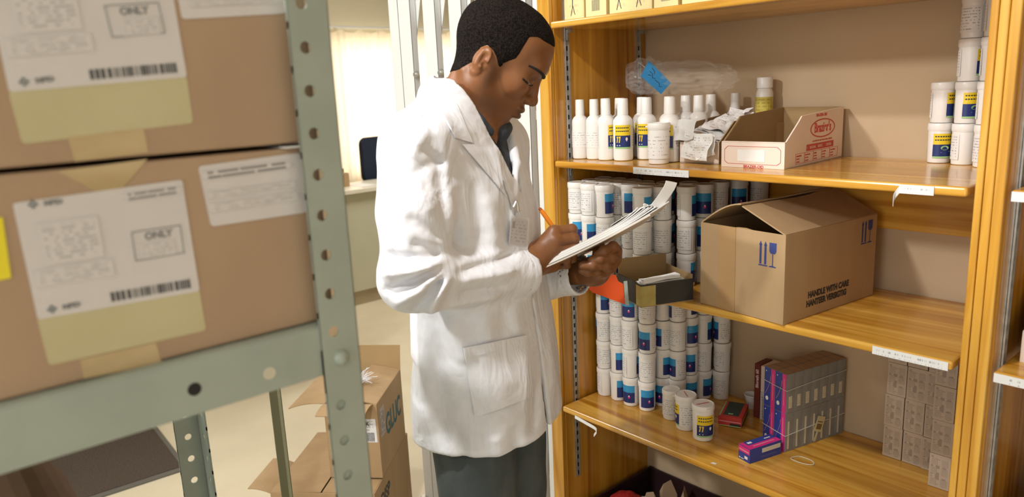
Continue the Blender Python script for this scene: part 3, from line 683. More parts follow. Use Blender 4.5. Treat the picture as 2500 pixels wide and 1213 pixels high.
# ---- clear plastic bag with a blue card tag
bagm, nt_, b_ = newmat('clear_polythene'); pset(b_, (.95, .93, .90), .10, trans=0, alpha=.07, spec=1)
bg = thing('plastic_bag', 'crumpled clear plastic bag lying over the bottles near the wall', 'bag', (.22, .245, ZU+.160))
def blob(cx, cy, cz, rx, ry, rz_, seed, nu=40, nv=24, amp=.16):
    rg = np.random.RandomState(seed); ph = rg.rand(12)*6.28; vs = []
    for i in range(nv+1):
        th = math.pi*i/nv
        for j in range(nu):
            p_ = 2*math.pi*j/nu; x, y, z = math.sin(th)*math.cos(p_), math.sin(th)*math.sin(p_), math.cos(th)
            k = 1+amp*(abs(math.sin(5*x+4*y+ph[0]))-.5+.7*(abs(math.sin(9*z-6*y+ph[1]))-.5)+.5*(abs(math.sin(14*x-9*z+ph[2]))-.5))
            vs.append((cx+rx*x*k, cy+ry*y*k, max(cz+rz_*z*k, .0005)))
    fs = [(i*nu+j, i*nu+(j+1) % nu, (i+1)*nu+(j+1) % nu, (i+1)*nu+j) for i in range(nv) for j in range(nu)]
    return vs, fs
mb = MB(); mb.add(*blob(0, 0, .035, .16, .065, .045, 4)); mb.build('film', bagm, bg)
mb = MB(); mb.add(*blob(-.10, -.01, .050, .055, .05, .045, 9)); mb.build('film', bagm, bg)
tg = thing('blue_tag', 'bright blue card tag with handwriting hanging tilted above the bottles', 'tag', M=frame(tuple(pl(1617, 231, 1, .17)), tuple(RT*.88+UP*.42), tuple(-RT*.42+UP*.9)) @ Matrix.Scale(1.22, 4))
mb = MB(); mb.prism([(-.002, .002), (.0265, .014), (.005, .0755), (-.0245, .054)], .0008); mb.build('card', blue_card, tg)
mb = MB(); 
for k, pts in enumerate([[(-.003, .055), (.0, .048), (-.004, .040), (.001, .036)], [(.004, .060), (.006, .050), (.003, .046)], [(-.001, .034), (.004, .024), (.001, .018), (.006, .015)], [(-.010, .050), (-.004, .046)]]):
    mb.tube([(x, y, .001) for x, y in pts], .0006, 5)
mb.build('handwriting', ink, tg)
mb = MB(); mb.tube([(-.008, .066, .0), (-.012, .085, -.015), (-.018, .06, -.045)], .0012, 6); mb.build('tie', bagm, tg)
# ---- big brown carton
cy = math.radians(-6.5); C0 = V((.452, .018, ZS[2]+.0005)); e1, e2 = dirs(cy)
cw, cdp, chh = .222, .335, .190
ct_ = thing('cardboard_carton', 'large brown carton marked handle with care, flaps half open', 'carton', C0, cy)
th = .003
boxes('body', card, [(0, 0, 0, cw, th, chh), (0, cdp-th, 0, cw, cdp, chh), (0, th, 0, th, cdp-th, chh), (cw-th, th, 0, cw, cdp-th, chh), (th, th, 0, cw-th, cdp-th, th)], ct_, bevel=.0008)
def flap(P0, P1, a, b, wob, seed, name='flap', mat=card, th_=.003, ny=9, nx=22):
    """board hinged on the line P0-P1, outer edge at a and b with a wavy cut"""
    P0, P1, a, b = V(P0), V(P1), V(a), V(b); rows = []; rg = np.random.RandomState(seed); ph = rg.rand(4)*6.3
    for i in range(ny):
        v = i/(ny-1); row = []
        for j in range(nx):
            u = j/(nx-1); p0 = P0.lerp(P1, u); p1 = a.lerp(b, u); q = p0.lerp(p1, v)
            q = q+V((0, 0, wob*v*(math.sin(5*u+ph[0])+.5*math.sin(11*u+ph[1])))); row.append(tuple(q))
        rows.append(row)
    return MB().sheet(rows, th_).build(name, mat, ct_ if name == 'flap' and mat is card else None, smooth=False)
flap((cw-.001, 0.0, chh), (cw-.001, cdp, chh), (.112, .001, chh+.048), (.120, cdp, chh+.046), .0015, 1)
rows = []
for i in range(9):                                     # left flap, front corner curling
    v = i/8; row = []
    for j in range(20):
        u = j/19; x = .001+v*(.107); z = chh+.052*math.sin(v*1.45)*(1-.05*u); row.append((x, u*cdp+.002, z+.001*math.sin(6*u+3*v)))
    rows.append(row)
MB().sheet(rows, .003).build('flap', card, ct_)
rows = [[(.02+.18*j/9, .006+.028*i, chh-.004-.010*i-.004*math.sin(j)) for j in range(10)] for i in range(4)]
MB().sheet(rows, .003).build('inner_flap', card_in, ct_)
mb = MB(); mb.box((.075, -.0006, .095), (.046, .0008, .19)); mb.build('tape', noisy('carton_tape', (.40, .235, .10), (.44, .27, .12), (9, 9, 9), .45, coat=.3), ct_)
def carton_marks(M, parent):
    mb = MB()
    for x in (0, .012):                                # two upright arrows on a bar
        mb.prism([(x, .004), (x+.005, .004), (x+.005, .046), (x, .046)], .0003, M=M); mb.prism([(x-.0015, .044), (x+.0065, .044), (x+.0025, .053)], .0003, M=M)
    mb.prism([(-.002, 0), (.020, 0), (.020, .0025), (-.002, .0025)], .0003, M=M)
    mb.prism([(.024, .052), (.041, .052), (.041, .034), (.0375, .029), (.0275, .029), (.024, .034)], .0003, M=M)
    mb.prism([(.0315, .003), (.0335, .003), (.0335, .029), (.0315, .029)], .0003, M=M); mb.prism([(.024, 0), (.041, 0), (.041, .002), (.034, .0035), (.031, .0035), (.024, .002)], .0003, M=M)
    return mb.build('handling_symbols', blue_ink, parent)
carton_marks(frame((.160, -.0002, .118), (1, 0, 0), (0, 0, 1)), ct_)
SMc = frame((cw+.0002, 0, 0), (0, 1, 0), (0, 0, 1))
carton_marks(SMc @ Matrix.Translation((.275, .128, 0)), ct_)
text('HANDLE WITH CARE', .0182, ink, SMc @ Matrix.Translation((.083, .042, 0)), ct_, bold=.0011, sx=.86)
text('HANTEER VERSIGTIG', .0182, ink, SMc @ Matrix.Translation((.078, .023, 0)), ct_, bold=.0011, sx=.86)
# ---- black-sided tray with papers and the orange card
ta = math.atan2(.483, .876); tN = V((.374, -.099, ZS[2]+.0005)); tE1 = V((.400, .9165, 0)); tE2 = V((-.9165, .400, 0))
tr_ = thing('paper_tray', 'open black-sided cardboard tray with papers overhanging the shelf edge', 'tray', M=frame(tN, tuple(tE1), tuple(tE2)))
LA, LB, HT = .135, .125, .053
boxes('base', card_in, [(0, 0, 0, LA, LB, .002)], tr_)
boxes('side', black_card, [(0, 0, .002, LA, .003, HT)], tr_); boxes('side', black_card, [(0, .003, .002, .003, LB, HT)], tr_)
boxes('back_flap', card_in, [(LA-.003, .003, .002, LA, LB, HT+.01)], tr_); boxes('side', card_in, [(.003, LB-.003, .002, LA-.003, LB, HT+.036)], tr_)
boxes('lining', card_in, [(.003, .003, .002, LA-.003, .0045, HT-.001), (.003, .0045, .002, .0045, LB-.003, HT-.001)], tr_)
mb = MB(); mb.box((.017, -.0006, .026), (.040, .0008, .048)); mb.box((-.0006, .011, .026), (.0008, .024, .048)); mb.build('tape', noisy('old_yellow_tape', (.34, .27, .07), (.42, .34, .11), (60, 60, 60), .3), tr_)
for k in range(4):
    q = crumple('loose_paper', ['lowest white paper in the black-sided tray', 'second white paper in the black-sided tray', 'third white paper in the black-sided tray', 'topmost white paper sticking up from the black-sided tray'][k],
        W2(tr_, (.008+.004*k, .006+.003*k, .040+.004*k)), tE1*(.108-.004*k)+V((0, 0, .004)), tE2*(.050-.006*k)+V((0, 0, .003)), 10, 10, .0012, paper, 50+k, group='papers in the black-sided tray')
oc = thing('orange_card', 'bright orange card leaning on the end of the black tray', 'card', M=frame(tuple(pl(1526, 743, 1, tN.y+.012)), (-.93, -.36, 0), (0, 0, 1)))
mb = MB(); mb.prism([(.0, .0), (.082, .022), (.092, .030), (.088, .040), (.074, .066), (.022, .070), (.016, .055), (.004, .050)], .001); mb.build('sheet', orange_card, oc)
mb = MB(); mb.prism([(-.010, -.002), (-.001, -.003), (.003, .056), (-.006, .058)], .0012); mb.build('pale_edge', plain('pale_grey_green_card', (.42, .47, .42), .6), oc)
# ---------------------------------------------------------------- lowest shelf: cartons of blue and magenta packs
ZL = ZS[3]+.0003
pw, pd, ph = .0355, .0285, .100
pk = thing('medicine_pack', 'p', 'box')
boxes('body', grey_box, [(0, 0, 0, pw-.0004, pd-.0004, ph-.0004)], pk, bevel=.0004)
def face_rects(name, M, rects, mats, parent):
    mb = MB()
    for (x0, y0, x1, y1, mi, h) in rects: mb.prism([(x0, y0), (x1, y0), (x1, y1), (x0, y1)], h, mi, M=M)
    return mb.build(name, mats, parent)
PM = [mid_blue, pink, paper, rose]
FP = frame((0, -.0001, 0), (1, 0, 0), (0, 0, 1)); SP = frame((pw-.0003, 0, 0), (0, 1, 0), (0, 0, 1)); TP = Matrix.Translation((0, 0, ph-.0003))
o = face_rects('front_print', FP, [(0.0005, .0005, pw-.001, ph-.001, 0, .0003), (.022, .0005, .034, ph-.001, 1, .0005), (.027, .02, .0285, .088, 3, .0006)], PM, pk)
mb = MB(); mb.prism([(.010+.0045*math.cos(a/8*math.pi), .020+.0055*math.sin(a/8*math.pi)) for a in range(16)], .0006, M=FP); mb.prism([(.006+.0016*math.cos(a/5*math.pi), .09+.0016*math.sin(a/5*math.pi)) for a in range(10)], .0006, M=FP); mb.build('print_dot', paper, pk)
mb = MB(); mb.tube([tuple(FP @ V((.004+.016*math.sin(t_/8*1.6), .030+.05*t_/8, .0005))) for t_ in range(9)], .0004, 5); mb.build('print_arc', rose, pk)
face_rects('top_print', TP, [(.001, .001, pw-.0015, pd-.0015, 0, .0002)], [card_l], pk)
pl_hi = pk
pk2 = thing('medicine_pack', 'p', 'box')                        # the same pack, label slot on its narrow side
for ch in pk.children:
    c = ch.copy(); COL.objects.link(c); c.parent = pk2
face_rects('side_label', SP, [(.008, .012, .019, .042, 0, .0003)], [textmat('cream_print', (.62, .57, .42), (.25, .22, .15), 6, 5, .5, .6)], pk2)
pk3 = thing('medicine_pack', 'p', 'box')
for ch in pk.children:
    c = ch.copy(); COL.objects.link(c); c.parent = pk3
face_rects('side_label', SP, [(.008, .006, .0135, .078, 0, .0003)], [plain('cream_strip', (.62, .57, .44), .5)], pk3)
sy = math.atan2(.25, .968); sE1 = V((math.cos(-sy), math.sin(-sy), 0)); sE2 = V((math.sin(sy), math.cos(sy), 0))
SK = V((.5865, .178, ZL)) - sE1*(2*pw)
firsts = {}
bw = ['nearest', 'second', 'third', 'fourth', 'fifth', 'sixth', 'farthest']
for tier in (0, 1):
    for c in (0, 1):
        for k in range(7):
            src = pk if c == 0 else (pk3 if tier == 0 else pk2)
            loc = SK+sE1*(pw*c)+sE2*(pd*k)+V((0, 0, ph*tier))
            lb = 'blue and magenta medicine pack, %s from the aisle, %s row of the %s tied bundle' % (bw[k], 'right' if c else 'left', 'upper' if tier else 'lower')
            if id(src) not in firsts: firsts[id(src)] = 1; src.location = loc; src.rotation_euler = (0, 0, -sy); tag(src, lb, None, 'packs in the two tied bundles')
            else: copy_thing(src, loc, -sy, lb, 'packs in the two tied bundles')
for tier, zz, lb in ((0, .046, 'pale string tied round the lower bundle of packs'), (1, .062, 'pale string tied round the upper bundle of packs')):
    q = .0014; a = SK+V((0, 0, ph*tier+zz)); w2, d2 = 2*pw, 7*pd
    pts = []
    for (u, v, dz) in ((-q, -q, .003), (w2*.5, -q-.0003, 0), (w2+q, -q, -.003), (w2+q+.0002, d2*.5, .004), (w2+q, d2+q, .008), (-q, d2+q, .006), (-q-.0003, d2*.5, .004)): pts.append(tuple(a+sE1*u+sE2*v+V((0, 0, dz))))
    mb = MB(); mb.tube(pts, .0009, 6, closed=True); tag(mb.build('binding_string', plain('pale_string', (.62, .58, .52), .7), None), lb, 'string', 'binding strings')
t = thing('paper_tag', 'tilted cream tag stuck on the side of the lower bundle', 'tag', M=frame(tuple(SK+sE1*(2*pw+.0018)+sE2*.108+V((0, 0, .030))), tuple(sE2), (0, 0, 1)) @ Matrix.Rotation(-.35, 4, 'Z'))
mb = MB(); mb.prism([(-.003, -.028), (.003, -.028), (.003, -.002), (.014, -.002), (.014, .038), (-.014, .038), (-.014, -.002), (-.003, -.002)], .0006); mb.build('card', plain('cream_tag', (.60, .52, .30), .6), t)
mb = MB(); mb.prism([(-.009, .004), (.009, .004), (.009, .018), (-.009, .018)], .0009); mb.prism([(-.009, .022), (.009, .022), (.009, .025), (-.009, .025)], .0009); mb.build('print', plain('brown_print', (.20, .14, .05), .6), t)
# loose pack lying on its side
lp = thing('medicine_pack', 'loose blue and magenta pack lying in front of the tied bundles', 'box', (.521, .081, ZL), math.atan2(.965, .26)-math.pi/2)
lw, ll, lh = .038, .100, .036
boxes('body', mid_blue, [(0, 0, 0, lw, ll, lh)], lp, bevel=.0005)
FL = frame((0, -.0001, 0), (1, 0, 0), (0, 0, 1)); SL = frame((lw+.0001, 0, 0), (0, 1, 0), (0, 0, 1)); TL = Matrix.Translation((0, 0, lh+.0001))
face_rects('front_print', FL, [(.0008, .021, lw-.0008, lh-.001, 1, .0003), (.003, .025, lw-.003, .028, 3, .0005), (.021, .007, .031, .014, 2, .0005), (.003, .003, .007, .006, 2, .0005), (.009, .0035, .018, .005, 2, .0005)], PM, lp)
face_rects('top_print', TL, [(.020, .001, lw-.001, ll-.001, 1, .0003), (.001, .001, .020, .012, 1, .0003), (.026, .02, .029, .085, 3, .0005), (.007, .018, .014, .030, 2, .0005), (.010, .070, .013, .088, 2, .0005)], PM, lp)
face_rects('side_label', SL, [(.038, .019, .096, .030, 0, .0004), (.035, .007, .085, .011, 1, .0004)], [plain('cream_label', (.66, .62, .52), .5), plain('dim_blue_print', (.08, .09, .28), .5)], lp)
# red, black and green flat pack
ra = math.radians(22)
rd = thing('medicine_pack', 'flat red and black pack with green edges near the white cup', 'box', (.388, .196, ZL), ra)
boxes('body', red_p, [(0, 0, .002, .060, .100, .027)], rd, bevel=.0005)
face_rects('front_print', FL, [(.002, .013, .058, .0155, 0, .0003), (.030, .004, .058, .010, 1, .0003), (.002, .0015, .058, .0035, 2, .0004)], [rose, black_card, green_p], rd)
face_rects('top_print', Matrix.Translation((0, 0, .0271)), [(.010, .012, .050, .099, 0, .0003), (.001, .004, .004, .099, 1, .0003), (.022, .018, .034, .024, 2, .0005)], [plain('dark_green_print', (.02, .05, .045), .35), green_p, green_p], rd)
face_rects('side_print', frame((.0601, 0, 0), (0, 1, 0), (0, 0, 1)), [(.002, .003, .098, .010, 0, .0003), (.002, .010, .098, .013, 1, .0003)], [black_card, green_p], rd)
t = thing('measuring_cup', 'small empty white cup standing at the wall on the lower shelf', 'cup', (.392, .350, ZL))
mb = MB(); mb.lathe([(0, .001), (.013, 0), (.014, .002), (.0195, .036), (.021, .038), (.0205, .040), (.0185, .039), (.013, .004), (0, .0035)], 28); mb.build('body', white_pl, t, smooth=True)
# grey-print boxes left of the bundles
g1 = thing('small_box', 'small grey-printed box standing at the left side of the bundles', 'box', (.447, .300, ZL), -.03)
boxes('body', print_grey, [(0, 0, 0, .050, .06, .078)], g1, bevel=.0006)
mb = MB()
for k in range(9): mb.box((.008+k*.004, -.0004, .030), (.0014, .0005, .05 if k % 3 else .064))
mb.build('barcode', plain('grey_print', (.22, .20, .18), .6), g1)
g2 = thing('small_box', 'white box with dark red edge stacked above the grey-printed box', 'box', (.446, .302, ZL+.0783), -.03)
boxes('body', pinkwhite, [(0, 0, 0, .052, .06, .072)], g2, bevel=.0006)
g3 = thing('thin_carton', 'tall thin dark red carton standing left of the grey-printed box', 'box', (.4265, .303, ZL), -.03)
boxes('body', plain('dark_red_board', (.16, .025, .018), .5), [(0, 0, 0, .0175, .055, .152)], g3, bevel=.0005)
text('Bloreth 60', .012, pinkwhite, frame((.0125, -.0003, .085), (0, 0, 1), (-1, 0, 0)), g3, bold=.0003)
# rubber band
mb = MB(); cx, cyb = .637, .170
mb.tube([(cx+.028*math.cos(a)*(1+.12*math.cos(3*a+.5))*.9+.004*math.sin(a), cyb+.0165*math.sin(a)*(1+.1*math.cos(2*a)), ZL+.0012) for a in [i*2*math.pi/40 for i in range(40)]], .0011, 6, closed=True)
tag(mb.build('rubber_band', plain('pale_rubber', (.70, .62, .45), .6), None, smooth=True), 'pale rubber band lying loose on the lower shelf', 'rubber band')
mb = MB(); mb.prism([(0, 0), (.012, .002), (.013, .008), (.002, .007)], .0006); t = mb.build('paper_scrap', paper); t.location = (.490, .012, ZL); tag(t, 'tiny torn scrap of white paper near the front edge of the lower shelf', 'paper')
# towers of small buff boxes
tb = thing('tablet_box', 't', 'box'); BW, BD, BH = .0428, .060, .0785
mb = MB(); mb.box((BW/2, BD/2, BH/2), (BW-.0006, BD, BH-.0006)); mb.build('body', print_buff, tb, bevel=.0006)
mb = MB()
for z in (.014, .040, .061):
    for x in (.010, .031): mb.box((x, -.0003, z), (.013, .0005, .016))
mb.build('print_block', textmat('dense_buff_print', (.46, .37, .28), (.33, .26, .20), 7, 7, .5, .7, .5, vertical=True), tb)
ftb = True
for (x, y, n, nm) in ((.7545, .3235, 4, 'left tower'), (.7985, .3225, 4, 'second tower from the left'), (.8425, .3200, 4, 'third tower, half hidden'), (.8800, .2560, 4, 'tower nearest the right post')):
    for k in range(n):
        lb = 'small buff printed box, %s in the %s, lower shelf' % (['lowest', 'second up', 'third up', 'topmost'][k], nm)
        loc = (x+rng.uniform(-.0012, .0012), y+rng.uniform(0, .002), ZL+k*BH)
        if ftb: tb.location = loc; tag(tb, lb, None, 'small buff boxes in towers'); ftb = False
        else: copy_thing(tb, loc, rng.uniform(-.006, .006), lb, 'small buff boxes in towers')
for k in range(4): copy_thing(tb, (.886, .322, ZL+k*BH), 0, 'small buff box hidden behind the tower nearest the right post, lower shelf', 'hidden buff boxes')
# ---- dark bin with odds and ends under the lowest shelf
bn = thing('storage_bin', 'dark open bin under the lowest shelf against the wall', 'bin', (.012, .06, ZS[4]+.0005))
dm = noisy('dark_maroon_plastic', (.02, .008, .008), (.035, .012, .012), (8, 8, 8), .5)
boxes('body', dm, [(0, 0, 0, .93, .322, .004), (0, 0, .004, .93, .006, .10), (0, .316, .004, .93, .322, .10), (0, .006, .004, .006, .316, .10), (.924, .006, .004, .93, .316, .10)], bn, bevel=.001)
zb = ZS[4]+.0052
def onz(px, py, z): q = pl(px, py, 2, z); return V((q[0], q[1], 0))
p = onz(1492, 1213, .31); t = thing('red_ball', 'dull red rounded ball-like thing in the dark bin, left', 'ball', (max(p.x, .090), p.y+.01, zb))
vs, fs = blob(0, 0, .060, .062, .058, .054, 3, amp=.05); mb = MB(); mb.add(vs, fs); mb.build('body', noisy('dull_red', (.30, .012, .012), (.42, .02, .02), (30, 30, 30), .55), t, smooth=True)
p = onz(1556, 1216, .30); t = thing('spray_can', 'white can with a green mark lying among things in the bin', 'can', (p.x+.02, p.y, zb))
mb = MB(); mb.lathe([(0, 0), (.021, 0), (.022, .002), (.022, .070), (.014, .082), (0, .084)], 26); mb.build('body', white_pl, t, smooth=True)
mb = MB(); cylpatch(mb, .0224, -100, 0, .03, .066); mb.build('green_label', plain('deep_green_print', (.02, .16, .07), .5), t)
for k, (px, py, r0, hh, rz_) in enumerate(((1590, 1205, .020, .10, .3), (1632, 1196, .024, .125, 1.1), (1670, 1200, .022, .11, 2.0), (1610, 1228, .02, .09, 2.4))):
    p = onz(px, py+12, .30); t = thing('paper_pouch', ['tan folded pouch, left of the three standing in the dark bin', 'tallest tan pouch in the middle of the dark bin', 'tan pouch with a square top corner, right in the dark bin', 'tan pouch tip in front of the others in the dark bin'][k], 'pouch', (p.x, p.y, zb), rz_, group='tan pouches in the dark bin')
    mb = MB(); mb.add([(-r0, -r0*.6, 0), (r0, -r0*.6, 0), (r0, r0*.6, 0), (-r0, r0*.6, 0), (-r0*1.1, -r0*.3, hh*.7), (r0*1.1, -r0*.3, hh*.6), (r0*1.1, r0*.3, hh*.62), (-r0*1.1, r0*.3, hh*.72), (-r0*.75, -.001, hh*.93), (r0*.35, .001, hh)],
      [(3, 2, 1, 0), (0, 1, 5, 4), (1, 2, 6, 5), (2, 3, 7, 6), (3, 0, 4, 7), (4, 5, 9, 8), (6, 7, 8, 9), (5, 6, 9), (7, 4, 8)]); mb.build('pouch_body', card_l, t, bevel=.001)
# ---- things on the neighbouring unit
t = make_bottle('plain'); t.location = (1.096, .075, ZU); t['label'] = 'white bottle cut off by the right photo edge, beside the right post'
nb = brazier_box('white parts box with a red outline on the neighbouring shelf at the right edge', (1.072, .075, ZM), math.radians(1)); ring(oct_, (.012, .035), FM).build('printed_frame', red_p, nb)
t = thing('cardboard_carton', 'brown carton with a bowed flap at the bottom right corner, neighbouring unit', 'carton', (1.085, .09, ZL))
boxes('body', card_l, [(0, 0, 0, .3, .25, .10)], t, bevel=.001)
mb = MB(); mb.sheet([[(.0+.3*j/10, -.004-.03*math.sin(i/6*1.4), .10+.04*i/6*math.sin(.4+2.4*j/10)) for j in range(11)] for i in range(7)], .0025); mb.build('flap', card_l, t)
# ---------------------------------------------------------------- foreground metal rack
XR = .700
rk = thing('metal_rack', 'grey-green slotted steel rack in the left foreground carrying cartons', 'rack')
def holed(mb, w, z0, z1, zs, r, th, M, mi=0, hx=None, pitch=.0434, n=20):
    """steel strip in local xy (x across, y up) with real round holes"""
    hx = w/2 if hx is None else hx; rows = []; prev = z0
    for zc in zs:
        a, b = zc-pitch*.42, zc+pitch*.42
        if a > prev: rows.append((prev, a))
        prev = b
        out = []; inn = []
        for k in range(n):
            t = 2*math.pi*k/n+math.pi/4; dx, dy = math.cos(t), math.sin(t); ex = (w-hx) if dx > 0 else hx; ey = pitch*.42
            s_ = min(ex/abs(dx) if abs(dx) > 1e-6 else 1e9, ey/abs(dy) if abs(dy) > 1e-6 else 1e9)
            out.append((hx+dx*s_, zc+dy*s_)); inn.append((hx+dx*r, zc+dy*r))
        # snap the diagonal samples to the corners
        for cx_, cy_ in ((w, b), (0, b), (0, a), (w, a)):
            k = min(range(n), key=lambda q: (out[q][0]-cx_)**2+(out[q][1]-cy_)**2); out[k] = (cx_, cy_)
        vs = [(x, y, th) for x, y in out]+[(x, y, th) for x, y in inn]+[(x, y, 0) for x, y in out]+[(x, y, 0) for x, y in inn]
        fs = []
        for k in range(n):
            j = (k+1) % n; fs += [(k, j, n+j, n+k), (2*n+j, 2*n+k, 3*n+k, 3*n+j), (n+k, n+j, 3*n+j, 3*n+k)]
        mb.add(vs, fs, mi, M)
    if prev < z1: rows.append((prev, z1))
    for a, b in rows: mb.box((w/2, (a+b)/2, th/2), (w, b-a, th), mi, M)
    for x in (0, w): mb.box((x+(.0004 if x == 0 else -.0004), (z0+z1)/2, th/2), (.0008, z1-z0, th), mi, M)
hz = [1.293+.0434*k for k in range(-29, 20)]
hz = [z for z in hz if .03 < z < 2.1 and abs(z-1.2555) > .021]
def post(name_mat, yface0, x, facing, parent, zs=hz):
    """L-angle: one flange across the view (plane x), one running back"""
    mb = MB(); wv = .0455
    holed(mb, wv, 0, 2.12, zs, .0062, .0026, Matrix(((0, 0, 1, x-.0026), (1, 0, 0, yface0), (0, 1, 0, 0), (0, 0, 0, 1))), hx=.0165 if facing > 0 else .022)
    if facing > 0: holed(mb, .040, 0, 2.12, zs, .0062, .0026, Matrix(((-1, 0, 0, x-.0028), (0, 0, -1, yface0+wv), (0, 1, 0, 0), (0, 0, 0, 1))))
    else: holed(mb, .040, 0, 2.12, zs, .0062, .0026, Matrix(((1, 0, 0, x), (0, 0, -1, yface0+wv), (0, 1, 0, 0), (0, 0, 0, 1))))
    return mb.build('post', name_mat, parent)
post(green_metal, -1.0415, XR, 1, rk); post(green_metal, -1.0415, .065, -1, rk)
boxes('splice_plate', green_metal, [(XR-.0062, -1.0400, .20, XR-.0030, -1.0005, 1.238)], rk); post(green_metal, -2.04, XR, 1, rk); post(green_metal, -2.04, .065, -1, rk)
def beam(z0, z1, x, parent, y0=-2.04, y1=-1.0405, back=False, xs=-1):
    R_ = .0075; t_ = .0026; s_ = -xs; out = [(0, z0), (0, z1-R_)]+[(-s_*(R_-R_*math.cos(a)), z1-R_+R_*math.sin(a)) for a in [math.pi/2*i/7 for i in range(1, 8)]]+[(-s_*.036, z1)]
    inn = [(-s_*.036, z1-t_), (-s_*R_, z1-t_)]+[(-s_*(R_-(R_-t_)*math.cos(a)), z1-R_+(R_-t_)*math.sin(a)) for a in [math.pi/2*i/7 for i in range(6, -1, -1)]]+[(-s_*t_, z0)]
    P_ = [(x+u, v) for u, v in out+inn]; n_ = len(P_); no = len(out); mb = MB()
    vs = [(u, y0, v) for u, v in P_]+[(u, y1, v) for u, v in P_]
    fs = [(i, (i+1) % n_, n_+(i+1) % n_, n_+i) for i in range(n_)]
    mb.add(vs, fs); o = mb.build('beam', green_metal, parent, smooth=True); return o
for z in (1.3035, .60, .12):
    beam(z-.058, z, XR-.0032, rk); beam(z-.068, z, .0, rk, xs=1)
    boxes('deck', green_metal, [(.075, -2.03, z-.003, XR-.010, -1.0, z+.0002)], rk)
# rivet dome and the two marks on the front beam
def dome(y, z, r, mat, name, x=XR, parent=rk):
    mb = MB(); mb.lathe([(r*1.02, 0), (r, .0015), (r*.75, .0055), (r*.35, .0080), (0, .0086)], 24, M=Matrix(((0, 0, 1, x), (1, 0, 0, y), (0, 1, 0, z), (0, 0, 0, 1)))); return mb.build(name, mat, parent, smooth=True)
q = pl(833, 872, 0, XR); dome(q[1], q[2], .0092, green_metal, 'bolt')
q = pl(475, 950, 0, XR-.003); mb = MB(); mb.lathe([(.0066, 0), (.0066, .0004), (0, .0004)], 20, M=Matrix(((0, 0, 1, XR-.0031), (1, 0, 0, q[1]), (0, 1, 0, q[2]), (0, 0, 0, 1)))); mb.build('slot', dark, rk)
q = pl(658, 911, 0, XR-.003); mb = MB(); mb.lathe([(.0068, 0), (.0068, .0005), (0, .0005)], 20, M=Matrix(((0, 0, 1, XR-.0031), (1, 0, 0, q[1]), (0, 1, 0, q[2]), (0, 0, 0, 1)))); mb.build('plug', plain('cream_plug', (.62, .58, .45), .5), rk)
# closed cartons on the rack
XF = .683
def XQ(px, py, x=XF): q = pl(px, py, 0, x); return (x, q[1], q[2])
def rack_carton(lab, y0, y1, z0, z1, x=XF):
    t = thing('cardboard_carton', lab, 'carton', (x, (y0+y1)/2, z0)); h = (y1-y0)/2
    boxes('body', card_l, [(-.36, -h, 0, 0, h, z1-z0)], t, bevel=.003)
    return t
lc = rack_carton('lower closed brown carton on the rack with two white labels', -1.56, -1.014, 1.3042, 1.4960)
uc = rack_carton('upper closed brown carton on the rack, cropped by the photo top', -1.56, -1.012, 1.5010, 1.690)
def on_face(t, px, name, mat, th=.0005, extra=0, rnd=0.0):
    """a slip stuck on the carton front, given by its four corners in the photo (bl, br, tr, tl)"""
    P = [V(XQ(*p))+V((extra, 0, 0)) for p in px]; P = [p-t.location for p in P]
    mb = MB()
    if rnd:
        out = []; uv = []
        for i in range(4):
            a, b, c = P[i-1], P[i], P[(i+1) % 4]; da = (a-b).normalized()*rnd; dc = (c-b).normalized()*rnd
            for k in range(5):
                s_ = k/4; out.append((b+da)*(1-s_)**2+b*2*s_*(1-s_)+(b+dc)*s_**2)
        n = len(out); x0, x1 = min(p.y for p in out), max(p.y for p in out); z0, z1 = min(p.z for p in out), max(p.z for p in out)
        u = [((p.y-x0)/(x1-x0), (p.z-z0)/(z1-z0)) for p in out]
        mb.add([tuple(p) for p in out]+[tuple(p+V((th, 0, 0))) for p in out], [tuple(range(n, 2*n))]+[(i, (i+1) % n, n+(i+1) % n, n+i) for i in range(n)], 0, None, [u]+[[(0, 0)]*4]*n)
    else: quad_label(mb, P, (1, 0, 0), th)
    return mb.build(name, mat, t)
blur = textmat('blurred_grey_print', (.68, .64, .62), (.42, .40, .39), 10, 9, .50, .8, .55)
blurb = textmat('blurred_dark_print', (.69, .65, .63), (.20, .19, .19), 1.6, 11, .60, .9, .6)
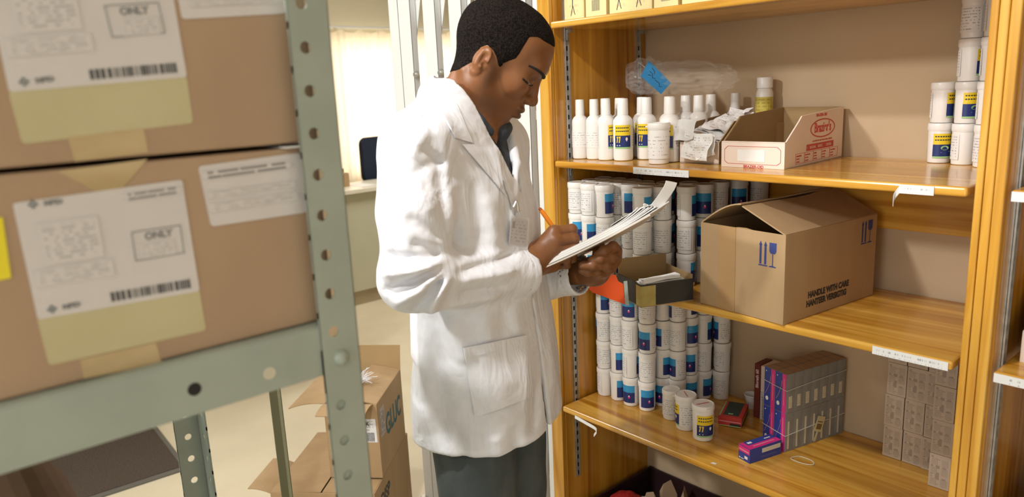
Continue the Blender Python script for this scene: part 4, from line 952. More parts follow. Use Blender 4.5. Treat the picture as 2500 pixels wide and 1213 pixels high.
def shipping_label(t, wq, tq, s, dx):
    """white part with address lines, framed box, barcode and emblem; yellowed strip below"""
    on_face(t, tq, 'yellowed_strip', tan_lab, .0004, 0, .004); on_face(t, wq, 'shipping_label', lab_paper, .0006, .0003, .003)
    bl, br, tr, tl = [V(XQ(*p)) for p in wq]
    def at(u, v): return ((bl*(1-u)+br*u)*(1-v)+(tl*(1-u)+tr*u)*v)-t.location+V((.0012, 0, 0))
    def slip(name, u0, v0, u1, v1, mat):
        mb = MB(); quad_label(mb, [at(u0, v0), at(u1, v0), at(u1, v1), at(u0, v1)], (1, 0, 0), .0003); return mb.build(name, mat, t)
    slip('address_print', .10, .45, .44, .80, blur); slip('address_print', .03, .27, .48, .42, blur)
    slip('top_print', .62, .885, .97, .95, blurb) if s else None
    # barcode
    mb = MB(); u = .43; r_ = random.Random(5)
    while u < .93:
        w_ = r_.choice((.008, .014, .022)); quad_label(mb, [at(u, .045), at(u+w_, .045), at(u+w_, .125), at(u, .125)], (1, 0, 0), .0003); u += w_+r_.choice((.006, .010, .016))
    mb.build('barcode', plain('soft_black_print', (.10, .10, .10), .6), t)
    # framed block with lettering
    X = (at(1, .5)-at(0, .5)); Yv = (at(.5, 1)-at(.5, 0)); M0 = frame(tuple(at(0, 0)), tuple(X), tuple(Yv)); wl, hl = X.length, Yv.length
    ring([(wl*.61, hl*.34), (wl*.93, hl*.34), (wl*.93, hl*.60), (wl*.61, hl*.60)], (.03, .05), M0).build('printed_frame', plain('soft_grey_print', (.25, .25, .25), .6), t)
    text('ONLY', hl*.085, MT['soft_grey_print'], M0 @ Matrix.Translation((wl*.69, hl*.515, 0)), t, bold=.0004)
    slip('small_print', .66, .37, .88, .50, blur)
    for vv in ((.035,) if not s else (.035, .905)):
        mb = MB(); c = (wl*.085, hl*(vv+.03)); d = hl*.035
        for k in range(4):
            a = k*math.pi/2; ex, ey = c[0]+d*.62*math.cos(a), c[1]+d*.62*math.sin(a)
            mb.prism([(ex+d*.45*math.cos(a+q*math.pi/2), ey+d*.45*math.sin(a+q*math.pi/2)) for q in range(4)], .0003, M=M0)
        mb.build('emblem', plain('emblem_grey', (.13, .16, .17), .6), t)
        text('MSD', hl*.05, MT['soft_grey_print'], M0 @ Matrix.Translation((wl*.145, hl*(vv+.012), 0)), t, bold=.0005, sx=1.3)
shipping_label(lc, [(92, 780), (487, 710), (444, 438), (30, 496)], [(120, 892), (503, 806), (486, 705), (90, 775)], 1, 0)
shipping_label(uc, [(22, 225), (456, 188), (404, -115), (-45, -90)], [(55, 352), (471, 300), (455, 186), (20, 222)], 0, 0)
t = on_face(lc, [(515, 553), (748, 518), (733, 372), (483, 406)], 'address_label', lab_paper, .0006, .0003, .004)
on_face(lc, [(494, 440), (710, 410), (706, 392), (490, 420)], 'bold_print', blurb, .0003, .0012); on_face(lc, [(505, 487), (722, 455), (719, 440), (502, 470)], 'small_print', blur, .0003, .0012); on_face(lc, [(512, 520), (728, 488), (724, 466), (508, 498)], 'small_print', blur, .0003, .0012)
on_face(uc, [(444, 47), (697, 33), (688, -100), (420, -80)], 'address_label', lab_paper, .0006, .0003, .004)
on_face(uc, [(462, 18), (680, 8), (676, -6), (458, 4)], 'small_print', blur, .0003, .0012)
on_face(lc, [(-30, 690), (27, 678), (6, 530), (-40, 535)], 'yellow_sticker', yellow_st, .0006, .0003)
on_face(uc, [(182, 395), (362, 372), (350, 312), (165, 335)], 'packing_tape', tape_m, .0003)
on_face(lc, [(235, 468), (300, 458), (360, 388), (140, 418)], 'packing_tape', tape_m, .0003); on_face(lc, [(205, 925), (395, 885), (380, 835), (195, 878)], 'packing_tape', tape_m, .0002)
t = thing('paper_slip', 'small white slip poking out between the two rack cartons beside the post', 'paper', (.62, -1.03, 1.4964)); mb = MB(); mb.box((.03, 0, .001), (.09, .05, .0012)); mb.build('sheet', paper, t)
# open carton on the lower deck of the rack
oc2 = thing('cardboard_carton', 'dark open carton with raised flaps under the rack beam, bottom left', 'carton', (.30, -1.66, .6003))
dk = noisy('dark_brown_cardboard', (.16, .085, .045), (.20, .11, .06), (10, 10, 10), .85)
boxes('body', dk, [(0, 0, 0, .36, .004, .44), (0, .306, 0, .36, .31, .44), (0, .004, 0, .004, .306, .44), (.356, .004, 0, .36, .306, .44), (.004, .004, 0, .356, .306, .004)], oc2, bevel=.001)
mb = MB(); mb.sheet([[(.36*j/12, .308+.10*i/8, .44+.075*math.sin(i/8*2.6)-.02*i/8) for j in range(13)] for i in range(9)], .003); mb.build('flap', dk, oc2)
mb = MB(); mb.sheet([[(.358+.02*i/8, .004+.30*j/12, .44+.09*i/8) for j in range(13)] for i in range(9)], .003); mb.build('flap', dk, oc2)
# thin olive post farther back
p = pl(688, 1100, 2, .62)
t = thing('steel_post', 'thin olive steel post standing on the floor behind the rack', 'post', (p[0], p[1], 0)); boxes('upright', olive, [(-.011, -.012, 0, -.008, .012, 1.18), (-.008, .009, 0, .011, .012, 1.18)], t)
mb = MB(); mb.box((0, 0, .003), (.09, .09, .006)); mb.build('foot', olive, t)
# ---------------------------------------------------------------- cartons on the floor
def floor_carton(lab, K, eL, eB, w, d, h):
    """K: near bottom corner, eL: along the front to the left, eB: along the side to the back"""
    x = -V((*eL, 0)).normalized(); y = V((*eB, 0)).normalized()
    t = thing('cardboard_carton', lab, 'carton', M=frame(tuple(V(K)-x*w), tuple(x), tuple(y))); th = .004
    boxes('body', card, [(0, 0, 0, w, th, h), (0, d-th, 0, w, d, h), (0, th, 0, th, d-th, h), (w-th, th, 0, w, d-th, h), (th, th, 0, w-th, d-th, th)], t, bevel=.001)
    return t
def flp(t, P0, P1, d, n=6, bend=0, mat=card, th=.003):
    P0, P1, d = V(P0), V(P1), V(d); rows = []
    for i in range(n):
        v = i/(n-1); rows.append([tuple(P0.lerp(P1, j/8)+d*v+V((0, 0, bend*v*v))) for j in range(9)])
    return MB().sheet(rows, th).build('flap', mat, t)
zl = .33
lo = floor_carton('larger brown carton on the floor carrying the smaller open one', (-.455, -.33, 0), (-.735, -.678), (-.614, .789), .34, .42, zl-.003)
lo.location = V(pl(914, 1204, 2, zl))-lo.matrix_basis.to_3x3() @ V((.34, 0, 0)); lo.location.z = 0
w_, d_, h_ = .34, .42, zl-.003
flp(lo, (.004, .002, h_-.001), (.004, d_-.002, h_-.001), (.162, 0, .004)); flp(lo, (w_-.004, .002, h_-.001), (w_-.004, d_-.002, h_-.001), (-.165, 0, .003))
flp(lo, (.0, .004, h_-.006), (.0, .20, h_-.006), (-.075, .0, .035), bend=-.02)
text('DISP', .062, ink, frame((w_+.0003, .06, h_-.085), (0, 1, 0), (0, 0, 1)), lo, bold=.002, sx=.85)
text('DISPENSING', .040, ink, frame((.105, -.0003, h_-.09), (1, 0, 0), (0, 0, 1)), lo, bold=.001, sx=.6)
mb = MB(); mb.prism([(.006, h_-.055), (.105, h_-.078), (.105, h_-.120), (.006, h_-.090)], .0006, M=frame((0, -.0003, 0), (1, 0, 0), (0, 0, 1))); mb.build('blue_tape', plain('bright_blue_tape', (.02, .17, .50), .4), lo)
up = floor_carton('smaller open brown carton stacked on the floor carton, green letters on side', (-.532, -.294, zl+.0045), (-.735, -.678), (-.614, .789), .174, .30, .255)
w_, d_, h_ = .174, .30, .255
flp(up, (0, d_-.002, h_-.002), (w_, d_-.002, h_-.002), (0, .02, .085), mat=card_in)
flp(up, (w_-.002, .002, h_-.001), (w_-.002, d_-.004, h_-.001), (-.100, 0, .022), bend=-.004)
flp(up, (.002, .004, h_-.001), (.002, d_-.004, h_-.001), (-.125, .01, .008), bend=-.03)
flp(up, (.004, .0, h_-.001), (w_-.012, .0, h_-.001), (-.012, -.055, .012), bend=-.028)
Fu = frame((0, -.0003, 0), (1, 0, 0), (0, 0, 1)); Su = frame((w_+.0003, 0, 0), (0, 1, 0), (0, 0, 1))
mb = MB(); quad_label(mb, [Fu @ V(p) for p in ((.022, .125, 0), (.168, .125, 0), (.166, .205, 0), (.020, .205, 0))], (0, -1, 0), .0004); mb.build('shipping_label', textmat('carton_label', (.76, .74, .74), (.3, .3, .32), 8, 12, .5, .6), up)
text('TRIGLOK', .020, ink, Fu @ Matrix.Translation((.078, .182, .0006)), up, bold=.0006, sx=.8)
mb = MB()
for k in range(9): mb.prism([(.120+.0045*k, .128), (.1225+.0045*k, .128), (.1225+.0045*k, .158), (.120+.0045*k, .158)], .0003, M=Fu @ Matrix.Translation((0, 0, .0005)))
mb.build('barcode', ink, up)
mb = MB(); mb.prism([(.022, .100), (.060, .100), (.060, .124), (.022, .124)], .0004, M=Fu); mb.build('yellowed_strip', tan_lab, up)
mb = MB(); mb.prism([(.028, .030), (.062, .034), (.056, .080), (.046, .082)], .0005, M=Fu); mb.build('blue_sticker', MT['bright_blue_tape'], up)
mb = MB(); quad_label(mb, [Su @ V(p) for p in ((.022, .130, 0), (.070, .130, 0), (.070, .225, 0), (.022, .225, 0))], (1, 0, 0), .0004); mb.build('side_label', textmat('carton_side_label', (.45, .40, .36), (.12, .12, .12), 3, 9, .55, .8, .6, vertical=True), up)
text('GLUC', .098, teal_ink, Su @ Matrix.Translation((.080, .108, 0)), up, bold=.003, sx=.72)
# white shredded string on top
sm = plain('white_twine', (.80, .80, .84), .5); rs = random.Random(11)
st = thing('string_tangle', 'tangle of white shredded string on top of the open floor carton', 'string', M=up.matrix_basis @ Matrix.Translation((.085, .115, h_+.024)))
mb = MB()
for k in range(46):
    a = rs.uniform(0, 6.28); L_ = rs.uniform(.02, .060); e = rs.uniform(-.1, .9); c = V((rs.uniform(-.012, .012), rs.uniform(-.012, .012), rs.uniform(.0, .014)))
    d = V((math.cos(a), math.sin(a), e)).normalized()*L_
    mb.tube([tuple(c), tuple(c+d*.5+V((0, 0, .004))), tuple(c+d)], .0011, 5)
mb.build('strands', sm, st)
# ---------------------------------------------------------------- the man: smooth surfaces grown from distance fields
def surface_net(fn, lo, hi, h):
    lo, hi = np.array(lo, float), np.array(hi, float); n = np.ceil((hi-lo)/h).astype(int)+1
    xs = [lo[i]+h*np.arange(n[i]) for i in range(3)]
    D = np.empty(n, np.float32)
    Yg, Zg = np.meshgrid(xs[1], xs[2], indexing='ij')
    st_ = max(1, int(600000/(n[1]*n[2])))
    for i in range(0, n[0], st_):
        X = xs[0][i:i+st_][:, None, None]+np.zeros_like(Yg)[None]; P = np.stack([X, np.broadcast_to(Yg, X.shape), np.broadcast_to(Zg, X.shape)], -1).astype(np.float32)
        D[i:i+st_] = fn(P.reshape(-1, 3)).reshape(X.shape)
    s = D < 0; c = n-1
    acc = np.zeros((*c, 3), np.float32); cnt = np.zeros(c, np.int32)
    off = [(a, b, d) for a in (0, 1) for b in (0, 1) for d in (0, 1)]
    for i, o in enumerate(off):
        for ax in range(3):
            if o[ax]: continue
            q = list(o); q[ax] = 1
            A = D[o[0]:o[0]+c[0], o[1]:o[1]+c[1], o[2]:o[2]+c[2]]; B = D[q[0]:q[0]+c[0], q[1]:q[1]+c[1], q[2]:q[2]+c[2]]
            m = (A < 0) != (B < 0); den = A-B; den[den == 0] = 1e-9; t = np.clip(A/den, 0, 1)
            for k in range(3): acc[..., k] += np.where(m, (o[k]+(t if k == ax else 0)), 0)
            cnt += m
    use = cnt > 0; idx = -np.ones(c, np.int64); idx[use] = np.arange(use.sum())
    ijk = np.argwhere(use); verts = (ijk+acc[use]/cnt[use][:, None])*h+lo
    F = []
    for ax in range(3):
        u, w_ = [(1, 2), (2, 0), (0, 1)][ax]
        sl0 = [slice(1, c[k]) for k in range(3)]; sl0[ax] = slice(0, c[ax])
        a = s[tuple(sl0)]; sl1 = list(sl0); sl1[ax] = slice(1, c[ax]+1); b = s[tuple(sl1)]
        e = np.argwhere(a != b)
        if len(e) == 0: continue
        base = e.copy()
        for k in range(3):
            if k != ax: base[:, k] += 1
        flip = a[tuple(e.T)]
        def I(du, dw):
            q = base.copy(); q[:, u] -= du; q[:, w_] -= dw; return idx[q[:, 0], q[:, 1], q[:, 2]]
        quad = np.stack([I(1, 1), I(0, 1), I(0, 0), I(1, 0)], 1)
        quad[~flip] = quad[~flip][:, ::-1]; F.append(quad)
    F = np.concatenate(F); F = F[(F >= 0).all(1)]
    return verts, F
def np_mesh(name, verts, faces, mats, parent=None, mi=None, attr=None):
    me = bpy.data.meshes.new(name); me.from_pydata(verts.tolist(), [], faces.tolist()); me.update()
    for m in (mats if isinstance(mats, (list, tuple)) else [mats]): me.materials.append(m)
    if mi is not None: me.polygons.foreach_set('material_index', np.asarray(mi, np.int32))
    me.polygons.foreach_set('use_smooth', [True]*len(me.polygons))
    if attr is not None:
        a = me.attributes.new('tone', 'FLOAT', 'POINT'); a.data.foreach_set('value', np.asarray(attr, np.float32))
    o = bpy.data.objects.new(name, me); COL.objects.link(o)
    if parent: o.parent = parent
    return o
def smin(a, b, k): h = np.clip(.5+.5*(b-a)/k, 0, 1); return b*(1-h)+a*h-k*h*(1-h)
def smax(a, b, k): return -smin(-a, -b, k)
A3 = lambda *p: np.array(p, np.float32)
def cone(P, a, b, ra, rb):
    a, b = A3(*a), A3(*b); d = b-a; t = np.clip(((P-a)@d)/(d@d), 0, 1); return np.linalg.norm(P-a-t[:, None]*d, axis=1)-(ra+(rb-ra)*t)
def chain(P, pts, rs, k=.004):
    o = None
    for i in range(len(pts)-1):
        q = cone(P, pts[i], pts[i+1], rs[i], rs[i+1]); o = q if o is None else smin(o, q, k)
    return o
def ellp(P, c, r, R=None):
    q = P-A3(*c)
    if R is not None: q = q@np.asarray(R, np.float32)      # columns = ellipsoid axes
    r = A3(*r); k0 = np.linalg.norm(q/r, axis=1); k1 = np.linalg.norm(q/(r*r), axis=1)+1e-9; return k0*(k0-1)/k1
def rotm(yaw=0, pitch=0, roll=0):
    return np.array(Matrix.Rotation(yaw, 3, 'Z') @ Matrix.Rotation(pitch, 3, 'Y') @ Matrix.Rotation(roll, 3, 'X'))
# person frame: a = to the photo's right, b = towards the aisle, z up; origin on the floor under the man
LA_ = np.array([RT[0], RT[1], 0]); LA_ /= np.linalg.norm(LA_); LB_ = np.array([LA_[1], -LA_[0], 0])
q0 = CAM+ray(1150, 606)*1.5; PO = np.array([q0[0], q0[1], 0])
PMX = Matrix(((LA_[0], LB_[0], 0, PO[0]), (LA_[1], LB_[1], 0, PO[1]), (0, 0, 1, 0), (0, 0, 0, 1)))
# (a, b, z) is left-handed with b toward the viewer, so mirror b inside the meshes: y_local = -b
PMX = Matrix(((LA_[0], -LB_[0], 0, PO[0]), (LA_[1], -LB_[1], 0, PO[1]), (0, 0, 1, 0), (0, 0, 0, 1)))
def Q(px, py, b=0.0):
    """point of the man's frame (a, y=-b, z) seen at a photo point, b metres towards the aisle"""
    v = ray(px, py); n = LB_; t = (b-(CAM-PO)@n)/(v@n); w = CAM+v*t-PO; return (float(w@LA_), -b, float(w[2]))
man = thing('person', 'man in a long white lab coat writing on a clipboard beside the pine shelves', 'person', M=PMX)
HO = Q(1222, 134, 0.0); PITCH = math.radians(37.0)
HR = np.array(Matrix.Rotation(math.radians(-4), 3, 'Z') @ Matrix.Rotation(PITCH, 3, 'Y'))   # columns: head forward, side, up
HSC = .955
def to_head(P): return (P-A3(*HO))@HR.astype(np.float32)/np.float32(HSC)
def from_head(p): return tuple(np.array(HO)+HR@(np.array(p)*HSC))
def head_sdf(P):
    H = to_head(P); x, y, z = H[:, 0], H[:, 1], H[:, 2]; Hs = H.copy(); Hs[:, 1] = np.abs(y); E = lambda c, r, R=None: ellp(Hs, c, r, R)
    d = ellp(H, (-.012, 0, .022), (.089, .0735, .080)); d = smin(d, ellp(H, (.034, 0, .040), (.056, .059, .052)), .03)
    d = smin(d, E((.076, .020, .0225), (.019, .026, .010)), .022)                      # brow
    d = smin(d, ellp(H, (.038, 0, -.028), (.048, .053, .066)), .03)
    d = smin(d, cone(Hs, (.0, .050, -.066), (.064, .014, -.100), .018, .0155), .026)      # jaw
    d = smin(d, cone(Hs, (-.008, .056, -.025), (.0, .050, -.066), .020, .018), .03)
    d = smin(d, ellp(H, (.072, 0, -.100), (.0155, .019, .0135)), .012)                  # chin
    d = smin(d, ellp(H, (.068, 0, -.066), (.030, .029, .031)), .016)                    # muzzle
    d = smin(d, E((.060, .040, -.026), (.022, .020, .020)), .026)                       # cheek
    d = smax(d, -E((.104, .034, -.008), (.026, .020, .0125)), .012)                     # orbit
    d = smin(d, cone(H, (.085, 0, .004), (.1005, 0, -.034), .0085, .0105), .010)
    d = smin(d, ellp(H, (.1035, 0, -.0385), (.0115, .0125, .0105)), .006)
    d = smin(d, E((.0945, .0135, -.0425), (.0105, .0085, .0085)), .005)                 # wing of the nose
    d = smax(d, -E((.1015, .0075, -.0515), (.0055, .0042, .0052)), .003)                # nostril
    d = smin(d, ellp(H, (.0915, 0, -.0645), (.0115, .0235, .0068)), .005); d = smin(d, ellp(H, (.0905, 0, -.0790), (.0125, .0200, .0082)), .005)
    d = smax(d, -ellp(H, (.1045, 0, -.0722), (.0120, .0245, .0006)), .0012)
    d = smax(d, -ellp(H, (.0960, 0, -.0925), (.0070, .0160, .0050)), .007)
    d = smin(d, E((.0735, .0325, -.0095), (.0128, .0142, .0118)), .003)                 # lids over the eyeball
    d = smax(d, -E((.0800, .0370, -.0135), (.0115, .0125, .0016)), .0012)               # narrow eye slit, looking down
    d = smax(d, -cone(Hs, (.0825, .024, -.0055), (.0775, .045, -.0060), .0011, .0011), .002)    # crease of the lid
    # ear
    RE = rotm(math.radians(22), math.radians(12), 0)
    e = smin(E((-.019, .0785, -.022), (.0165, .0062, .0235), RE), E((-.015, .0735, -.047), (.0095, .0062, .0115), RE), .006)
    e = smax(e, -E((-.0155, .0875, -.0235), (.0095, .0075, .0155), RE), .004)
    e = smin(e, cone(Hs, (-.024, .0800, -.010), (-.022, .0795, -.038), .0028, .0030), .004)
    e = smin(e, cone(Hs, (-.0045, .0725, -.030), (-.0055, .073, -.038), .0042, .0036), .004)
    e = smax(e, -E((-.0085, .083, -.030), (.0050, .008, .0060)), .003)
    d = smin(d, e, .004)
    return d*HSC
nk0, nk1 = Q(1108, 300, -.005), from_head((-.020, 0, -.045)); nkm = Q(1159, 232, 0)
def neck_sdf(P):
    d = chain(P, [nk0, nkm, nk1], [.064, .0525, .046], .03)
    d = smin(d, cone(P, Q(1190, 258, 0), Q(1178, 330, .02), .024, .030), .03)
    d = smin(d, cone(P, from_head((-.035, -.052, -.06)), Q(1188, 345, .03), .011, .010), .02)
    return d
# ---- trunk: stacked, turned ovals
TH = math.radians(24); CT, ST = math.cos(TH), math.sin(TH)
rowsT = [  # photo x of the middle, photo y, half width, half depth
 (1116, 232, .070, .055), (1112, 270, .110, .072), (1108, 310, .155, .092), (1108, 360, .180, .110), (1120, 440, .184, .124), (1140, 520, .178, .126), (1156, 600, .172, .124),
 (1172, 700, .170, .122), (1180, 780, .174, .126), (1188, 880, .184, .134), (1194, 960, .190, .139), (1200, 1040, .192, .142), (1204, 1130, .190, .143), (1206, 1200, .188, .143)]
TZ = []; TA = []; TW = []; TD = []
for px, py, w_, dd in rowsT:
    q = Q(px, py, 0); TZ.append(q[2]); TA.append(q[0]); TW.append(w_); TD.append(dd)
o_ = np.argsort(TZ); TZ, TA, TW, TD = [np.array(v, np.float32)[o_] for v in (TZ, TA, TW, TD)]
def trunk(P, grow=0.0, zlo=None):
    z = P[:, 2]; ac = np.interp(z, TZ, TA); w_ = np.interp(z, TZ, TW)+grow; dd = np.interp(z, TZ, TD)+grow
    x = P[:, 0]-ac; b = -P[:, 1]; xf = x*CT+b*ST; yn = -x*ST+b*CT                 # front, near side
    p_ = 2.3; k = (np.abs(xf/dd)**p_+np.abs(yn/w_)**p_)**(1/p_)
    d = (k-1)*np.minimum(w_, dd)*.95
    ztop = TZ[-1]; d = smax(d, z-ztop-.02, .03)
    return d, xf, yn
def PB(f, n, z):
    """front, near-side, height -> man's frame"""
    ac = float(np.interp(z, TZ, TA)); return (ac+f*CT-n*ST, -(f*ST+n*CT), z)
HEM = Q(1150, 1122, .19)[2]
sh_n, sh_f = Q(1020, 352, .150), Q(1212, 352, -.150)
el_n = Q(1008, 680, .225); wr_n = Q(1286, 664, .060)
el_f = Q(1250, 668, -.190); wr_f = Q(1418, 668, -.060)
folds = [  # creases and ridges: from, to, height, width (photo points on the near side)
 (1098, 600, 960, 590, -.007, .010), (1096, 606, 952, 628, .008, .012), (1094, 618, 965, 668, -.008, .009), (1090, 628, 985, 700, .008, .010), (1100, 640, 1020, 722, -.007, .008),
 (1110, 634, 1060, 735, .006, .010), (1090, 590, 1020, 560, -.005, .012), (1095, 560, 1010, 500, -.004, .012), (1085, 500, 1000, 400, .004, .014), (960, 440, 950, 560, -.004, .012),
 (1120, 640, 1270, 632, -.004, .008), (1130, 660, 1270, 662, .004, .010), (1120, 690, 1240, 696, -.0045, .009), (1060, 720, 1230, 716, .005, .010), (1000, 655, 1100, 650, -.004, .008),
 (1040, 250, 1080, 420, -.004, .014), (1075, 390, 1098, 560, -.004, .009), (1060, 300, 1010, 380, .004, .018), (1010, 420, 1080, 380, -.003, .010), (1035, 350, 1092, 400, -.004, .008),
 (1110, 420, 1150, 590, .004, .018), (1150, 430, 1180, 600, -.004, .014), (1190, 470, 1215, 610, .003, .014), (1230, 500, 1245, 610, -.004, .010), (1205, 360, 1235, 470, .002, .012),
 (1060, 760, 1110, 900, -.005, .018), (1090, 760, 1140, 880, .006, .020), (1020, 780, 1040, 1060, .005, .024), (1065, 840, 1090, 1090, -.005, .022), (1120, 1020, 1140, 1120, -.004, .016),
 (1180, 760, 1200, 830, .004, .016), (1225, 755, 1235, 820, -.004, .012), (1260, 750, 1268, 830, .003, .012), (1280, 860, 1290, 1000, .004, .014), (1310, 960, 1300, 1080, -.005, .012),
 (1210, 1040, 1220, 1110, .004, .018), (1255, 1030, 1262, 1105, -.004, .014), (1000, 900, 1020, 1000, -.004, .02), (1350, 800, 1362, 1020, .004, .012)]
FP_ = []
for (x0, y0, x1, y1, am, wd) in folds:
    p0, p1 = Q(x0, y0, .15), Q(x1, y1, .15); FP_.append((np.array((p0[0], p0[2]), np.float32), np.array((p1[0], p1[2]), np.float32), am, wd))
def fold_disp(P):
    s = np.zeros(len(P), np.float32); q = P[:, [0, 2]]
    for a, b, am, wd in FP_:
        d = b-a; t = np.clip(((q-a)@d)/(d@d), 0, 1); r = np.linalg.norm(q-a-t[:, None]*d, axis=1)
        s += 1.5*am*np.exp(-(r/(wd*.85))**2)*np.clip(np.minimum(t, 1-t)*5+.15, 0, 1)
    near = 1/(1+np.exp(-(-P[:, 1]+.0)*40)); far = .45*(1-near)
    x, y, z = P[:, 0], P[:, 1], P[:, 2]
    s = s*(near+far); s += .0016*np.sin(31*x+14*z+9*y)+.0012*np.sin(57*y-23*x+19*z+1.3)
    return s
def sleeve(P, sh, el, wr, grow=0.0):
    d = chain(P, [sh, tuple(np.array(sh)*.45+np.array(el)*.55), el], [.066+grow, .064+grow, .058+grow], .02)
    m = tuple(np.array(el)*.45+np.array(wr)*.55); d = smin(d, chain(P, [el, m, wr], [.057+grow, .052+grow, .0455+grow], .02), .02); return d
ZB1 = Q(1240, 480, .1)[2]; ZVT = Q(1150, 250, .1)[2]
cuffn = (np.array(wr_n)-np.array(el_n)); cuffn /= np.linalg.norm(cuffn); cufff = (np.array(wr_f)-np.array(el_f)); cufff /= np.linalg.norm(cufff)
def coat_sdf(P):
    d, xf, yn = trunk(P); z = P[:, 2]
    nb = Q(1112, 262, 0)
    d = smin(d, cone(P, sh_n, nb, .062, .050), .05); d = smin(d, cone(P, sh_f, nb, .062, .050), .05)
    sp = np.clip((z-HEM)/.5, 0, 1)
    # neck hole and the V between the lapels
    hole = cone(P, Q(1120, 270, -.0), Q(1172, 150, 0), .066, .075)
    vw = .006+.062*np.clip((z-ZB1)/(ZVT-ZB1), 0, 1.3)**.9
    V_ = np.maximum(np.abs(yn+.012)-vw, .030-xf); V_ = np.maximum(V_, ZB1-z)
    d = smax(d, -hole, .006); d = smax(d, -V_, .004)
    # front opening below the buttons
    slit = np.maximum(np.abs(yn-.016)-.0020-.010*np.clip((Q(1300, 900, .1)[2]-z)/.2, 0, 1), .095-xf); slit = np.maximum(slit, z-Q(1300, 745, .1)[2]); d = smax(d, -slit, .003)
    # collar roll and lapels
    cn = [Q(1092, 212, 0), Q(1096, 236, .055), Q(1128, 285, .090), Q(1166, 345, .090), Q(1202, 408, .085), Q(1238, 482, .085)]
    cf = [Q(1092, 212, 0), Q(1135, 240, -.055), Q(1200, 290, -.055), Q(1246, 335, -.030), Q(1262, 400, .015), Q(1252, 480, .070)]
    d = smin(d, chain(P, cn, [.014, .0145, .014, .012, .010, .007], .006), .010); d = smin(d, chain(P, cf, [.014, .0145, .013, .010, .009, .006], .006), .010)
    fd_ = fold_disp(P); d = d-fd_
    body = d
    for sh, el, wr, cn_ in ((sh_n, el_n, wr_n, cuffn), (sh_f, el_f, wr_f, cufff)):
        s = sleeve(P, sh, el, wr)-fd_*1.15; t = (P-A3(*wr))@cn_.astype(np.float32)
        s = smax(s, t, .003)
        rr = sleeve(P, sh, el, wr, -.0065); inner = np.maximum(rr, -(t+.035)); s = smax(s, -inner, .003)
        seam = np.abs(t+.020); s = s+.0012*np.exp(-(seam/.0025)**2)
        body = smin(body, s, .012)
    # hollow skirt
    hz_ = HEM+.030*np.clip((P[:, 0]+.02)/.2, -.4, 1)*0+.010*np.clip(yn/.15, -1, 1)*0
    body = smax(body, (HEM-z), .004)
    inn, _, _ = trunk(P, -.012); body = smax(body, -np.maximum(inn-fd_, z-(HEM+.10)), .003)
    return body
coat_m = noisy('white_cotton_coat', (.78, .79, .835), (.82, .83, .875), (60, 60, 60), .85, bump=.12, bscale=(500, 500, 500), bdist=.0006, sheen=.15)
nt = coat_m.node_tree; N, L = nt.nodes, nt.links; fb = [n for n in N if n.type == 'BUMP'][0]      # soft creasing of the cloth
tc = N.new('ShaderNodeTexCoord'); mp = N.new('ShaderNodeMapping'); mp.inputs['Scale'].default_value = (9, 9, 4.5); mp.inputs['Rotation'].default_value = (0, .35, 0)
n1 = N.new('ShaderNodeTexNoise'); n1.inputs['Scale'].default_value = 1.6; n1.inputs['Detail'].default_value = 3; n1.inputs['Distortion'].default_value = 1.2
L.new(tc.outputs['Object'], mp.inputs[0]); L.new(mp.outputs[0], n1.inputs[0]); b2 = N.new('ShaderNodeBump'); b2.inputs['Strength'].default_value = .85; b2.inputs['Distance'].default_value = .010
L.new(n1.outputs[0], b2.inputs['Height']); L.new(fb.outputs[0], b2.inputs['Normal']); L.new(b2.outputs[0], N['Principled BSDF'].inputs['Normal'])
lo_, hi_ = (-.30, -.34, HEM-.02), (.30, .36, Q(1090, 180, 0)[2]+.03)
v_, f_ = surface_net(coat_sdf, lo_, hi_, .0042)
coat = np_mesh('lab_coat', v_, f_, coat_m, man)
cbvh = BVHTree.FromPolygons([tuple(p) for p in v_], [tuple(p) for p in f_])
def on_coat(px, py, off, bvh=None):
    """where the sight line through a photo point meets the coat, lifted by off"""
    a0 = np.array(Q(px, py, .6)); a1 = np.array(Q(px, py, .0)); d = V(a1-a0).normalized()
    r = (bvh or cbvh).ray_cast(V(a0), d, 2.0)
    return None if r[0] is None else r[0]-d*off
def decal(name, quad, nu, nv, off, mat, th=.002, bulge=0, puff=None, parent=None, bvh=None):
    """quad: bl, br, tr, tl photo points; a cloth patch laid on the garment"""
    rows = []
    for j in range(nv):
        v = j/(nv-1); row = []
        for i in range(nu):
            u = i/(nu-1); p = np.array(quad[0])*(1-u)*(1-v)+np.array(quad[1])*u*(1-v)+np.array(quad[2])*u*v+np.array(quad[3])*(1-u)*v
            k = off+bulge*(math.sin(math.pi*u)**.7)*(math.sin(math.pi*min(1, v*1.0))**.8 if v < 1 else 0)
            if puff: k += puff(u, v)
            q = on_coat(p[0], p[1], k, bvh)
            if q is None: q = V(rows[-1][i] if rows else Q(p[0], p[1], .13))
            row.append(tuple(q))
        rows.append(row)
    return MB().sheet(rows, th).build(name, mat, parent or man, smooth=True)
pk_puff = lambda u, v: .013*math.exp(-((u-.45)/.35)**2-((v-.30)/.28)**2)-.003*math.sin(9*u+4*v)*.3
pocket_ = decal('pocket', [(1160, 1018), (1300, 968), (1284, 818), (1132, 850)], 13, 13, .0045, coat_m, .0040, puff=pk_puff, parent=coat)
decal('pocket_hem', [(1136, 874), (1287, 840), (1284, 818), (1132, 850)], 24, 5, .0078, coat_m, .0020, parent=coat)
decal('lapel', [(1204, 440), (1239, 482), (1172, 352), (1128, 352)], 16, 26, .0045, coat_m, .0022, parent=coat)
decal('collar', [(1112, 336), (1154, 349), (1112, 246), (1066, 250)], 16, 22, .0050, coat_m, .0024, parent=coat)
mb = MB()
